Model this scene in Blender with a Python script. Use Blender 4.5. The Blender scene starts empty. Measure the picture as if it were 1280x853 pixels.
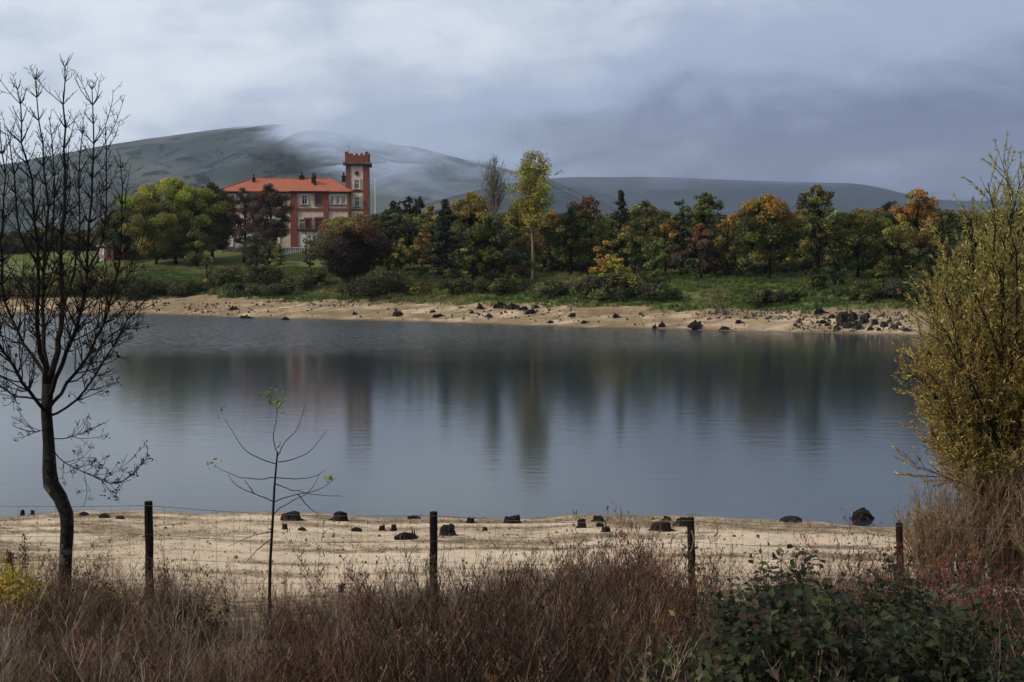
import bpy, math, random
import numpy as np
from mathutils import Vector

# ---------------------------------------------------------------- camera, sky, sun, exposure
SC = bpy.context.scene
COL = SC.collection
CAM_Z, FPX, PITCH = 5.9, 1500.0, math.radians(3.49)
cam_data = bpy.data.cameras.new('camera')
cam_data.sensor_width = 36.0
cam_data.lens = 36.0 * FPX / 1280.0
cam_data.clip_start, cam_data.clip_end = 0.1, 30000.0
cam = bpy.data.objects.new('camera', cam_data)
COL.objects.link(cam)
cam.location = (0, 0, CAM_Z)
cam.rotation_euler = (math.pi / 2 - PITCH, 0, 0)
SC.camera = cam

SUN_EL, SUN_AZ = math.radians(38), math.radians(-112)      # azimuth from +Y towards +X
SUN_DIR = Vector((math.sin(SUN_AZ) * math.cos(SUN_EL), math.cos(SUN_AZ) * math.cos(SUN_EL), math.sin(SUN_EL)))


def N(nt, kind, **kw):
    n = nt.nodes.new(kind)
    for k, v in kw.items():
        if k in n.inputs.keys() if isinstance(k, str) else False:
            n.inputs[k].default_value = v
        else:
            setattr(n, k, v)
    return n


def math_node(nt, op, a, b=None, c=None, clamp=False):
    n = nt.nodes.new('ShaderNodeMath')
    n.operation = op
    n.use_clamp = clamp
    for i, v in enumerate((a, b, c)):
        if v is None:
            continue
        if isinstance(v, (int, float)):
            n.inputs[i].default_value = v
        else:
            nt.links.new(v, n.inputs[i])
    return n.outputs[0]


def smooth(nt, v, a, b, lo=0.0, hi=1.0):
    n = nt.nodes.new('ShaderNodeMapRange')
    n.interpolation_type = 'SMOOTHSTEP'
    nt.links.new(v, n.inputs['Value'])
    n.inputs['From Min'].default_value = a
    n.inputs['From Max'].default_value = b
    n.inputs['To Min'].default_value = lo
    n.inputs['To Max'].default_value = hi
    return n.outputs[0]


def mixc(nt, f, a, b):
    n = nt.nodes.new('ShaderNodeMix')
    n.data_type = 'RGBA'
    for sock, v in ((n.inputs['Factor'], f), (n.inputs[6], a), (n.inputs[7], b)):
        if isinstance(v, (int, float)):
            sock.default_value = v
        elif isinstance(v, (tuple, list)):
            sock.default_value = (*v, 1.0)
        else:
            nt.links.new(v, sock)
    return n.outputs[2]


def noise(nt, vec, scale, detail=4.0, rough=0.55, dist=0.0):
    n = nt.nodes.new('ShaderNodeTexNoise')
    n.inputs['Scale'].default_value = scale
    n.inputs['Detail'].default_value = detail
    n.inputs['Roughness'].default_value = rough
    n.inputs['Distortion'].default_value = dist
    if vec is not None:
        nt.links.new(vec, n.inputs['Vector'])
    return n.outputs['Fac']


def build_world():
    w = bpy.data.worlds.new('World')
    SC.world = w
    w.use_nodes = True
    nt = w.node_tree
    nt.nodes.clear()
    out = nt.nodes.new('ShaderNodeOutputWorld')
    bg = nt.nodes.new('ShaderNodeBackground')
    bg.inputs['Strength'].default_value = 0.1
    nt.links.new(bg.outputs[0], out.inputs[0])
    sky = nt.nodes.new('ShaderNodeTexSky')
    sky.sky_type = 'NISHITA'
    sky.sun_disc = False
    sky.sun_elevation = SUN_EL
    sky.sun_rotation = SUN_AZ
    tc = nt.nodes.new('ShaderNodeTexCoord')
    d = tc.outputs['Generated']
    sep = nt.nodes.new('ShaderNodeSeparateXYZ')
    nt.links.new(d, sep.inputs[0])
    x, y, z = sep.outputs
    zz = math_node(nt, 'ADD', math_node(nt, 'MAXIMUM', z, 0.0), 0.3)
    comb = nt.nodes.new('ShaderNodeCombineXYZ')
    nt.links.new(math_node(nt, 'DIVIDE', x, zz), comb.inputs[0])
    nt.links.new(math_node(nt, 'DIVIDE', y, zz), comb.inputs[1])
    comb.inputs[2].default_value = 5.1
    p = comb.outputs[0]
    n1 = noise(nt, p, 1.9, 5.0, 0.5, 0.5)
    n2 = noise(nt, p, 6.0, 5.0, 0.55, 0.4)
    # a low rain-dark belt along the horizon, thinner towards the sun's side
    side = math_node(nt, 'MULTIPLY', x, -1.0)
    elev = smooth(nt, math_node(nt, 'ADD', z, math_node(nt, 'MULTIPLY', side, 0.16)), 0.03, 0.2)
    t = math_node(nt, 'MULTIPLY_ADD', elev, 0.64, 0.11)
    t = math_node(nt, 'ADD', t, math_node(nt, 'MULTIPLY', side, 0.4))
    t = math_node(nt, 'ADD', t, math_node(nt, 'MULTIPLY', math_node(nt, 'SUBTRACT', n1, 0.5), 0.85))
    t = math_node(nt, 'ADD', t, math_node(nt, 'MULTIPLY', math_node(nt, 'SUBTRACT', n2, 0.5), 0.5))
    ramp = nt.nodes.new('ShaderNodeValToRGB')
    ramp.color_ramp.interpolation = 'EASE'
    els = ramp.color_ramp.elements
    els[0].position, els[0].color = 0.0, (0.09, 0.112, 0.2, 1)
    els[1].position, els[1].color = 1.0, (0.68, 0.73, 0.8, 1)
    e = els.new(0.5)
    e.color = (0.32, 0.385, 0.52, 1)
    nt.links.new(t, ramp.inputs[0])
    sc = nt.nodes.new('ShaderNodeVectorMath')
    sc.operation = 'SCALE'
    nt.links.new(ramp.outputs[0], sc.inputs[0])
    sc.inputs['Scale'].default_value = 10.0
    nt.links.new(mixc(nt, 0.96, sky.outputs[0], sc.outputs[0]), bg.inputs['Color'])


build_world()
sun_data = bpy.data.lights.new('sun', 'SUN')
sun_data.energy = 2.5
sun_data.angle = math.radians(10)
sun_data.color = (1.0, 0.91, 0.76)
sun = bpy.data.objects.new('sun', sun_data)
COL.objects.link(sun)
sun.location = (-40, -20, 60)
sun.rotation_euler = (-SUN_DIR).to_track_quat('-Z', 'Y').to_euler()

SC.view_settings.view_transform = 'Standard'
SC.view_settings.look = 'None'
SC.view_settings.exposure = 0.25
SC.view_settings.gamma = 1.0
SC.view_settings.use_curve_mapping = False
SC.render.engine = 'CYCLES'
SC.cycles.use_denoising = True
SC.cycles.max_bounces = 8
SC.cycles.diffuse_bounces = 3
SC.cycles.glossy_bounces = 3
SC.cycles.transmission_bounces = 3
SC.cycles.volume_bounces = 2
SC.cycles.transparent_max_bounces = 8
SC.cycles.sample_clamp_indirect = 6.0

# ---------------------------------------------------------------- helpers
RNG = np.random.default_rng(7)
random.seed(7)


def ray(px, py):
    u, v = (px - 640) / FPX, (426.5 - py) / FPX
    c, s = math.cos(PITCH), math.sin(PITCH)
    return Vector((u, c + v * s, -s + v * c))


def at(px, py, Y):
    d = ray(px, py)
    k = Y / d.y
    return Vector((d.x * k, Y, CAM_Z + d.z * k))


def hash2(ix, iy, seed):
    h = (ix.astype(np.int64) * 374761393 + iy.astype(np.int64) * 668265263 + seed * 974711) & 0xffffffff
    h = ((h ^ (h >> 13)) * 1274126177) & 0xffffffff
    return ((h ^ (h >> 16)) & 0xffff) / 65535.0


def vnoise(x, y, seed=0):
    x, y = np.asarray(x, float), np.asarray(y, float)
    ix, iy = np.floor(x), np.floor(y)
    fx, fy = x - ix, y - iy
    fx, fy = fx * fx * (3 - 2 * fx), fy * fy * (3 - 2 * fy)
    a, b = hash2(ix, iy, seed), hash2(ix + 1, iy, seed)
    c, d = hash2(ix, iy + 1, seed), hash2(ix + 1, iy + 1, seed)
    return (a + (b - a) * fx) * (1 - fy) + (c + (d - c) * fx) * fy


def fbm(x, y, octaves=4, seed=0, gain=0.5):
    v, a, tot = 0.0, 1.0, 0.0
    for o in range(octaves):
        v = v + a * vnoise(np.asarray(x) * 2 ** o, np.asarray(y) * 2 ** o, seed + o * 17)
        tot += a
        a *= gain
    return v / tot


def sstep(a, b, v):
    t = np.clip((np.asarray(v, float) - a) / (b - a), 0, 1)
    return t * t * (3 - 2 * t)


def mesh_np(name, verts, faces, colors=None, smooth_shade=False, mat=None):
    """verts (n,3), faces (m,k) with one k; colors (n,3) per vertex."""
    verts = np.ascontiguousarray(verts, dtype=np.float32)
    faces = np.ascontiguousarray(faces, dtype=np.int32)
    m = bpy.data.meshes.new(name)
    k = faces.shape[1]
    m.vertices.add(len(verts))
    m.vertices.foreach_set('co', verts.ravel())
    m.loops.add(faces.size)
    m.loops.foreach_set('vertex_index', faces.ravel())
    m.polygons.add(len(faces))
    m.polygons.foreach_set('loop_start', np.arange(0, faces.size, k, dtype=np.int32))
    m.polygons.foreach_set('loop_total', np.full(len(faces), k, dtype=np.int32))
    if smooth_shade:
        m.polygons.foreach_set('use_smooth', np.ones(len(faces), dtype=bool))
    m.update(calc_edges=True)
    if colors is not None:
        a = m.color_attributes.new('Col', 'FLOAT_COLOR', 'POINT')
        c = np.ones((len(verts), 4), dtype=np.float32)
        c[:, :colors.shape[1]] = colors
        a.data.foreach_set('color', c.ravel())
    if mat is not None:
        m.materials.append(mat)
    return m


def link(name, data, parent=None, loc=None):
    o = bpy.data.objects.new(name, data)
    COL.objects.link(o)
    if parent is not None:
        o.parent = parent
    if loc is not None:
        o.location = loc
    return o


def tag(o, label=None, cat=None, group=None, kind=None):
    for k, v in (('label', label), ('category', cat), ('group', group), ('kind', kind)):
        if v is not None:
            o[k] = v
    return o


def thing(name, label, cat, loc=(0, 0, 0), rz=0.0, group=None):
    o = link(name, None, None, loc)
    o.rotation_euler = (0, 0, rz)
    o.empty_display_size = 0.2
    return tag(o, label, cat, group)


class MB:
    """collects boxes, tubes and prisms into one mesh"""

    def __init__(self):
        self.v, self.f, self.n = [], [], 0

    def add(self, verts, faces):
        self.v.extend([tuple(p) for p in verts])
        self.f.extend([tuple(i + self.n for i in f) for f in faces])
        self.n += len(verts)
        return self

    def box(self, x0, x1, y0, y1, z0, z1):
        v = [(x, y, z) for z in (z0, z1) for y in (y0, y1) for x in (x0, x1)]
        return self.add(v, [(0, 2, 3, 1), (4, 5, 7, 6), (0, 1, 5, 4), (2, 6, 7, 3), (0, 4, 6, 2), (1, 3, 7, 5)])

    def tube(self, pts, radii, sides=6, cap=True):
        pts = [Vector(p) for p in pts]
        n = len(pts)
        rings = []
        ref = Vector((0.31, 0.17, 0.94)) if abs((pts[-1] - pts[0]).normalized().z) < 0.9 else Vector((1, 0.1, 0))
        for i, p in enumerate(pts):
            t = (pts[min(i + 1, n - 1)] - pts[max(i - 1, 0)])
            t = t.normalized() if t.length > 1e-9 else Vector((0, 0, 1))
            u = t.cross(ref)
            u = u.normalized() if u.length > 1e-6 else Vector((1, 0, 0))
            w = t.cross(u)
            r = radii[i] if hasattr(radii, '__len__') else radii
            rings += [p + (u * math.cos(a) + w * math.sin(a)) * r
                      for a in (2 * math.pi * k / sides for k in range(sides))]
        faces = []
        for i in range(n - 1):
            for k in range(sides):
                a, b = i * sides + k, i * sides + (k + 1) % sides
                faces.append((a, b, b + sides, a + sides))
        if cap:
            faces.append(tuple(range(sides - 1, -1, -1)))
            faces.append(tuple(range((n - 1) * sides, n * sides)))
        return self.add(rings, faces)

    def build(self, name, mat, parent=None, smooth_shade=False, loc=None):
        m = bpy.data.meshes.new(name)
        m.from_pydata(self.v, [], self.f)
        m.materials.append(mat)
        if smooth_shade:
            m.polygons.foreach_set('use_smooth', np.ones(len(m.polygons), dtype=bool))
        return link(name, m, parent, loc)


# ---------------------------------------------------------------- materials
MATS = {}


def principled(name, rough=0.8, spec=0.3):
    m = bpy.data.materials.new(name)
    m.use_nodes = True
    nt = m.node_tree
    b = nt.nodes['Principled BSDF']
    b.inputs['Roughness'].default_value = rough
    b.inputs['Specular IOR Level'].default_value = spec
    MATS[name] = m
    return m, nt, b


def obj_coord(nt):
    return nt.nodes.new('ShaderNodeTexCoord').outputs['Object']


def bump(nt, b, h, strength=0.4, distance=0.02):
    n = nt.nodes.new('ShaderNodeBump')
    n.inputs['Strength'].default_value = strength
    n.inputs['Distance'].default_value = distance
    nt.links.new(h, n.inputs['Height'])
    nt.links.new(n.outputs[0], b.inputs['Normal'])


def speckled(name, c0, c1, scale=4.0, rough=0.85, bump_d=0.01, spec=0.25, detail=6):
    m, nt, b = principled(name, rough, spec)
    v = obj_coord(nt)
    n = noise(nt, v, scale, detail, 0.6)
    nt.links.new(mixc(nt, smooth(nt, n, 0.3, 0.7), c0, c1), b.inputs['Base Color'])
    bump(nt, b, noise(nt, v, scale * 3, 5, 0.6), 0.5, bump_d)
    return m


def leaf_material(name, transl=0.35, rough=0.6):
    m, nt, b = principled(name, rough, 0.25)
    col = nt.nodes.new('ShaderNodeVertexColor')
    col.layer_name = 'Col'
    nt.links.new(col.outputs[0], b.inputs['Base Color'])
    tr = nt.nodes.new('ShaderNodeBsdfTranslucent')
    nt.links.new(col.outputs[0], tr.inputs['Color'])
    mx = nt.nodes.new('ShaderNodeMixShader')
    mx.inputs[0].default_value = transl
    nt.links.new(b.outputs[0], mx.inputs[1])
    nt.links.new(tr.outputs[0], mx.inputs[2])
    nt.links.new(mx.outputs[0], nt.nodes['Material Output'].inputs['Surface'])
    return m


leaf_material('leaf')
leaf_material('dry_stem', 0.12, 0.8)
speckled('bark', (0.01, 0.008, 0.007), (0.026, 0.021, 0.018), 14, 0.95, 0.01, 0.08)
speckled('pale_bark', (0.11, 0.095, 0.07), (0.2, 0.18, 0.14), 5, 0.9, 0.01)
speckled('wet_wood', (0.007, 0.006, 0.006), (0.028, 0.022, 0.019), 9, 0.95, 0.02, 0.06)
speckled('stone', (0.06, 0.05, 0.045), (0.17, 0.145, 0.125), 3, 0.9, 0.03)
speckled('dark_stone', (0.012, 0.011, 0.011), (0.04, 0.034, 0.03), 3, 0.95, 0.03, 0.08)
speckled('cream_render', (0.44, 0.33, 0.25), (0.62, 0.5, 0.4), 1.3, 0.9, 0.004)
speckled('white_paint', (0.62, 0.6, 0.56), (0.75, 0.73, 0.69), 1.5, 0.7, 0.003)
speckled('dark_metal', (0.03, 0.025, 0.02), (0.08, 0.05, 0.035), 18, 0.7, 0.002)
speckled('wire', (0.09, 0.09, 0.09), (0.16, 0.15, 0.14), 40, 0.5, 0.001)


def brick_material():
    m, nt, b = principled('red_brick', 0.9, 0.2)
    v = obj_coord(nt)
    mp = nt.nodes.new('ShaderNodeMapping')
    mp.inputs['Rotation'].default_value = (math.pi / 2, 0, 0)
    nt.links.new(v, mp.inputs[0])
    br = nt.nodes.new('ShaderNodeTexBrick')
    br.inputs['Scale'].default_value = 4.0
    br.inputs['Color1'].default_value = (0.24, 0.06, 0.042, 1)
    br.inputs['Color2'].default_value = (0.16, 0.042, 0.032, 1)
    br.inputs['Mortar'].default_value = (0.24, 0.14, 0.1, 1)
    br.inputs['Mortar Size'].default_value = 0.012
    nt.links.new(mp.outputs[0], br.inputs[0])
    n = noise(nt, v, 0.8, 4)
    nt.links.new(mixc(nt, math_node(nt, 'MULTIPLY', n, 0.5), br.outputs[0], (0.16, 0.05, 0.035)), b.inputs['Base Color'])


def tile_material():
    m, nt, b = principled('roof_tile', 0.85, 0.2)
    v = obj_coord(nt)
    w = nt.nodes.new('ShaderNodeTexWave')
    w.inputs['Scale'].default_value = 1.1
    w.inputs['Distortion'].default_value = 0.4
    nt.links.new(v, w.inputs[0])
    n = noise(nt, v, 1.6, 6, 0.65)
    c = mixc(nt, smooth(nt, n, 0.3, 0.72), (0.4, 0.125, 0.068), (0.24, 0.08, 0.05))
    nt.links.new(mixc(nt, math_node(nt, 'MULTIPLY', w.outputs['Fac'], 0.25), c, (0.28, 0.07, 0.035)), b.inputs['Base Color'])
    bump(nt, b, w.outputs['Fac'], 0.6, 0.05)


def glass_material():
    m, nt, b = principled('window_glass', 0.08, 0.5)
    n = noise(nt, obj_coord(nt), 0.6, 2)
    nt.links.new(mixc(nt, n, (0.012, 0.014, 0.018), (0.03, 0.034, 0.042)), b.inputs['Base Color'])


brick_material()
tile_material()
glass_material()

# ---------------------------------------------------------------- terrain
SHORE_X = np.array([-8000, -400, -150, -65, -44.6, -22, 0, 19.4, 35, 60, 110, 400, 8000.0])
SHORE_Y = np.array([240, 200, 172, 156, 152, 138, 124, 112.5, 104.5, 96, 90, 88, 88.0])


def far_shore(x):
    x = np.asarray(x, float)
    return np.interp(x, SHORE_X, SHORE_Y) + 2.2 * (fbm(x * 0.11, x * 0 + 3.3, 3, 5) - 0.5) * 2


def near_shore(x):
    x = np.asarray(x, float)
    return 28.2 - 0.06 * x + 1.3 * (fbm(x * 0.33, x * 0 + 9.1, 4, 8) - 0.5) * 2


T_PTS = np.array([-1e4, -30, 0, 6, 13, 17, 20, 30, 45, 60, 70, 79, 120, 300, 1200, 9000.0])
Z_LEFT = np.array([-5, -4, 0, 0.75, 1.7, 2.3, 3.1, 4.3, 5.4, 6.6, 7.9, 9.2, 10.2, 13, 14, 14.0])
Z_RIGHT = np.array([-5, -4, 0, 0.8, 1.7, 2.3, 3.0, 4.4, 5.4, 6.2, 6.6, 7.0, 8.2, 11, 14, 14.0])


def ground_z(x, y):
    x, y = np.asarray(x, float), np.asarray(y, float)
    t = y - far_shore(x)
    w = sstep(-30, -8, x)
    zf = np.interp(t, T_PTS, Z_LEFT) * (1 - w) + np.interp(t, T_PTS, Z_RIGHT) * w
    s = near_shore(x) - y
    zn = np.where(s > 0, 0.141 * s, np.maximum(0.17 * s, -4.0))
    zn = np.where(s > 26, 0.141 * 26 + (s - 26) * 0.03, zn)
    z = np.where(y < 62, zn, zf)
    land = sstep(-0.3, 2.5, z)
    z = z + land * (fbm(x * 0.35, y * 0.35, 4, 21) - 0.5) * np.where(y < 62, 0.22, 0.7)
    z = z + land * (fbm(x * 2.1, y * 2.1, 3, 33) - 0.5) * 0.07
    # little erosion ledges on the drawn-down far shore
    led = sstep(1, 4, t) * (1 - sstep(14, 19, t)) * (y > 62)
    return z + led * (fbm(x * 0.09, y * 0.5, 4, 51) - 0.5) * 0.9


def gz(x, y):
    return float(ground_z(np.array([x]), np.array([y]))[0])


def ground_hit(px, py, y0=5.0, y1=400.0):
    """where the ray through a photograph pixel meets the ground"""
    d = ray(px, py)
    ys = np.linspace(y0, y1, int((y1 - y0) / 0.05) if y1 < 80 else int((y1 - y0) / 0.12))
    k = ys / d.y
    dz = CAM_Z + d.z * k - np.maximum(ground_z(d.x * k, ys), 0.0)
    i = int(np.argmax(dz < 0))
    i = i if dz[i] < 0 else len(ys) - 1
    return Vector((d.x * k[i], ys[i], max(gz(d.x * k[i], ys[i]), 0.0)))


def far_spot(px, t):
    """ground point t metres behind the far shoreline on the line of sight of column px"""
    Y = 150.0
    for _ in range(12):
        Y = float(far_shore(np.array([(px - 640) / FPX * Y]))[0]) + t
    X = (px - 640) / FPX * Y
    return Vector((X, Y, gz(X, Y)))


def grow(a, b, s0, k):
    out, s = [a], s0
    while out[-1] < b:
        out.append(out[-1] + s)
        s *= k
    return out[1:]


def build_ground():
    right = list(np.arange(0.25, 15, 0.25)) + list(np.arange(15, 100, 0.8)) + grow(100, 9000, 4, 1.22)
    xs = np.array([-v for v in reversed(right)] + [0.0] + right)
    ys = np.array(list(np.arange(-60, 4, 4)) + list(np.arange(4, 33, 0.18)) + list(np.arange(33, 84, 3)) +
                  list(np.arange(84, 205, 0.55)) + list(np.arange(205, 330, 3.5)) + grow(330, 12000, 12, 1.22))
    X, Y = np.meshgrid(xs, ys)
    Z = ground_z(X.ravel(), Y.ravel())
    v = np.stack([X.ravel(), Y.ravel(), Z], 1)
    ny, nx = X.shape
    idx = np.arange(nx * ny).reshape(ny, nx)
    f = np.stack([idx[:-1, :-1].ravel(), idx[:-1, 1:].ravel(), idx[1:, 1:].ravel(), idx[1:, :-1].ravel()], 1)
    x, y = v[:, 0], v[:, 1]
    t = y - far_shore(x)
    s = near_shore(x) - y
    n1 = fbm(x * 0.12, y * 0.3, 4, 71)
    n2 = fbm(x * 0.5, y * 1.2, 4, 77)
    n3 = fbm(x * 0.35, y * 1.6, 5, 79, 0.6)
    far = y > 62
    edge = 14.0 + 3.0 * (n1 - 0.5) * 2 - np.where(x > 14, 1.0, 0)
    grass = np.where(far, sstep(edge - 0.8, edge + 1.0, t), sstep(15.0, 17.0, s))
    # withered weed: a belt by the near waterline, patches on the far shore, the bank under the fence
    weed_near = np.maximum(sstep(0.5, 1.2, s) * (1 - sstep(3.0, 5.2, s)) * sstep(0.32, 0.6, n2) * 0.9,
                           sstep(0.5, 0.64, n3) * 0.7)
    weed_near = np.maximum(weed_near, sstep(12.4, 14.2, s + 1.5 * (n2 - 0.5)))
    weed_near = np.maximum(weed_near, sstep(-4.5, -8.5, x) * sstep(3, 5, s) * sstep(0.35, 0.55, n2) * 0.85)
    weed_far = sstep(0.38, 0.56, n1 * 0.5 + n2 * 0.5) * 0.95
    weed_far = np.maximum(weed_far, sstep(9, 15, t + 5 * (n2 - 0.5)) * 0.75)
    weed_far = np.maximum(weed_far, sstep(-12, -30, x) * sstep(0.3, 0.5, n2) * 0.8)
    weed = np.where(far, weed_far, weed_near)
    wet = np.where(far, 1 - sstep(0.2, 1.4, t), (1 - sstep(0.1, 1.1, s + 0.9 * (n2 - 0.5))) * 0.8)
    col = np.stack([grass, weed, wet], 1)
    m = mesh_np('ground', v, f, col, True, ground_material())
    o = link('ground', m)
    return tag(o, 'sandy drawn-down shores and grassy banks round the reservoir', None, None, 'structure')


def ground_material():
    m, nt, b = principled('ground', 0.95, 0.15)
    v = obj_coord(nt)
    a = nt.nodes.new('ShaderNodeVertexColor')
    a.layer_name = 'Col'
    sep = nt.nodes.new('ShaderNodeSeparateColor')
    nt.links.new(a.outputs[0], sep.inputs[0])
    g, w, wet = sep.outputs[0], sep.outputs[1], sep.outputs[2]
    nA, nB, nC = noise(nt, v, 0.45, 6, 0.6), noise(nt, v, 5.0, 6, 0.65), noise(nt, v, 22.0, 4, 0.7)
    sand = mixc(nt, smooth(nt, nA, 0.3, 0.7), (0.67, 0.525, 0.365), (0.54, 0.41, 0.275))
    sand = mixc(nt, smooth(nt, nB, 0.48, 0.72), sand, (0.42, 0.3, 0.205))
    sand = mixc(nt, smooth(nt, nC, 0.58, 0.72), sand, (0.22, 0.16, 0.11))
    weedc = mixc(nt, smooth(nt, nB, 0.3, 0.7), (0.22, 0.15, 0.065), (0.11, 0.075, 0.04))
    wm = math_node(nt, 'MULTIPLY', w, smooth(nt, math_node(nt, 'ADD', nB, math_node(nt, 'MULTIPLY', nC, 0.5)), 0.5, 0.85, 0.25, 1.0))
    c = mixc(nt, wm, sand, weedc)
    turf = mixc(nt, smooth(nt, nA, 0.35, 0.65), (0.07, 0.1, 0.022), (0.12, 0.13, 0.04))
    turf = mixc(nt, smooth(nt, nB, 0.45, 0.75), turf, (0.05, 0.062, 0.02))
    # the near bank under the fence is bare earth and litter, not turf
    px = nt.nodes.new('ShaderNodeSeparateXYZ')
    nt.links.new(v, px.inputs[0])
    turf = mixc(nt, smooth(nt, px.outputs[1], 40, 60), (0.07, 0.05, 0.032), turf)
    field = mixc(nt, smooth(nt, noise(nt, v, 0.02, 4), 0.4, 0.6), (0.07, 0.08, 0.045), (0.2, 0.17, 0.1))
    turf = mixc(nt, smooth(nt, px.outputs[1], 260, 420), turf, field)
    farm = math_node(nt, 'MULTIPLY', smooth(nt, px.outputs[1], 60, 80), smooth(nt, noise(nt, v, 0.3, 6, 0.68), 0.36, 0.6, 0.25, 0.85))
    c = mixc(nt, farm, c, mixc(nt, smooth(nt, nA, 0.35, 0.65), (0.25, 0.165, 0.08), (0.14, 0.105, 0.06)))
    c = mixc(nt, g, c, turf)
    c = mixc(nt, math_node(nt, 'MULTIPLY', wet, 0.75), c, (0.09, 0.065, 0.045))
    nt.links.new(c, b.inputs['Base Color'])
    h = math_node(nt, 'ADD', nB, math_node(nt, 'MULTIPLY', nC, 0.4))
    bump(nt, b, h, 0.8, 0.05)
    return m


def water_material():
    m, nt, b = principled('water', 0.045, 0.5)
    b.inputs['IOR'].default_value = 1.333
    v = obj_coord(nt)
    sep = nt.nodes.new('ShaderNodeSeparateXYZ')
    nt.links.new(v, sep.inputs[0])
    patch = noise(nt, v, 0.03, 4, 0.6)
    nt.links.new(mixc(nt, patch, (0.012, 0.02, 0.026), (0.02, 0.028, 0.03)), b.inputs['Base Color'])
    mp = nt.nodes.new('ShaderNodeMapping')
    mp.inputs['Scale'].default_value = (0.55, 1.3, 1.0)
    mp.inputs['Rotation'].default_value = (0, 0, math.radians(8))
    nt.links.new(v, mp.inputs[0])
    r1 = noise(nt, mp.outputs[0], 1.3, 3, 0.55, 0.3)
    r2 = noise(nt, mp.outputs[0], 6.0, 2, 0.5)
    # a breeze roughens the water towards the far shore
    yy = math_node(nt, 'ADD', sep.outputs[1], math_node(nt, 'MULTIPLY', math_node(nt, 'SUBTRACT', patch, 0.5), 60.0))
    breeze = math_node(nt, 'MULTIPLY', smooth(nt, yy, 60, 118), smooth(nt, sep.outputs[0], -8, 30, 1.0, 0.5))
    h = math_node(nt, 'ADD', r1, math_node(nt, 'MULTIPLY', r2, 0.4))
    bn = nt.nodes.new('ShaderNodeBump')
    bn.inputs['Distance'].default_value = 0.12
    nt.links.new(math_node(nt, 'MULTIPLY_ADD', breeze, 0.05, 0.04), bn.inputs['Strength'])
    nt.links.new(h, bn.inputs['Height'])
    nt.links.new(bn.outputs[0], b.inputs['Normal'])
    fleck = smooth(nt, noise(nt, mp.outputs[0], 2.2, 4, 0.7), 0.42, 0.6, 0.3, 1.0)
    nt.links.new(smooth(nt, math_node(nt, 'MULTIPLY', breeze, fleck), 0, 1, 0.1, 0.4), b.inputs['Roughness'])
    return m


def build_water():
    xs = np.array([-600, -200, -60, -20, 0, 20, 60, 200, 600.0])
    ys = np.array([18, 30, 60, 100, 150, 260.0])
    X, Y = np.meshgrid(xs, ys)
    v = np.stack([X.ravel(), Y.ravel(), X.ravel() * 0], 1)
    idx = np.arange(X.size).reshape(X.shape)
    f = np.stack([idx[:-1, :-1].ravel(), idx[:-1, 1:].ravel(), idx[1:, 1:].ravel(), idx[1:, :-1].ravel()], 1)
    o = link('water', mesh_np('water', v, f, None, True, water_material()))
    tag(o, 'calm grey blue reservoir water', None, None, 'structure')


def hill_material(name, c0, c1, c2, scale, cloud=None):
    m, nt, b = principled(name, 0.95, 0.1)
    v = obj_coord(nt)
    n1 = noise(nt, v, scale, 6, 0.6)
    n2 = noise(nt, v, scale * 5, 6, 0.65, 0.5)
    n3 = noise(nt, v, scale * 14, 4, 0.6)
    c = mixc(nt, smooth(nt, n1, 0.4, 0.62), c0, c1)
    c = mixc(nt, smooth(nt, n2, 0.52, 0.6), c, c2)
    c = mixc(nt, math_node(nt, 'MULTIPLY', smooth(nt, n3, 0.6, 0.68), 0.7), c, c2)
    nt.links.new(c, b.inputs['Base Color'])
    if cloud:
        # above the cloud base the slope is swallowed: it thins out into the sky
        base, soft, wisp, wscale, step = cloud
        sep = nt.nodes.new('ShaderNodeSeparateXYZ')
        nt.links.new(v, sep.inputs[0])
        w = noise(nt, v, wscale, 5, 0.6, 0.6)
        x = sep.outputs[0]
        drop = math_node(nt, 'ADD', smooth(nt, x, -520, -260, 0.0, 100.0 * step), math_node(nt, 'MULTIPLY', math_node(nt, 'MAXIMUM', math_node(nt, 'ADD', x, 370.0), 0.0), 0.15 * step))
        lift = math_node(nt, 'SUBTRACT', math_node(nt, 'ADD', sep.outputs[2], drop), base)
        lift = math_node(nt, 'ADD', lift, math_node(nt, 'MULTIPLY', math_node(nt, 'SUBTRACT', w, 0.5), wisp))
        nt.links.new(smooth(nt, lift, -soft, soft, 1.0, 0.0), b.inputs['Alpha'])
    return m


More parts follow.
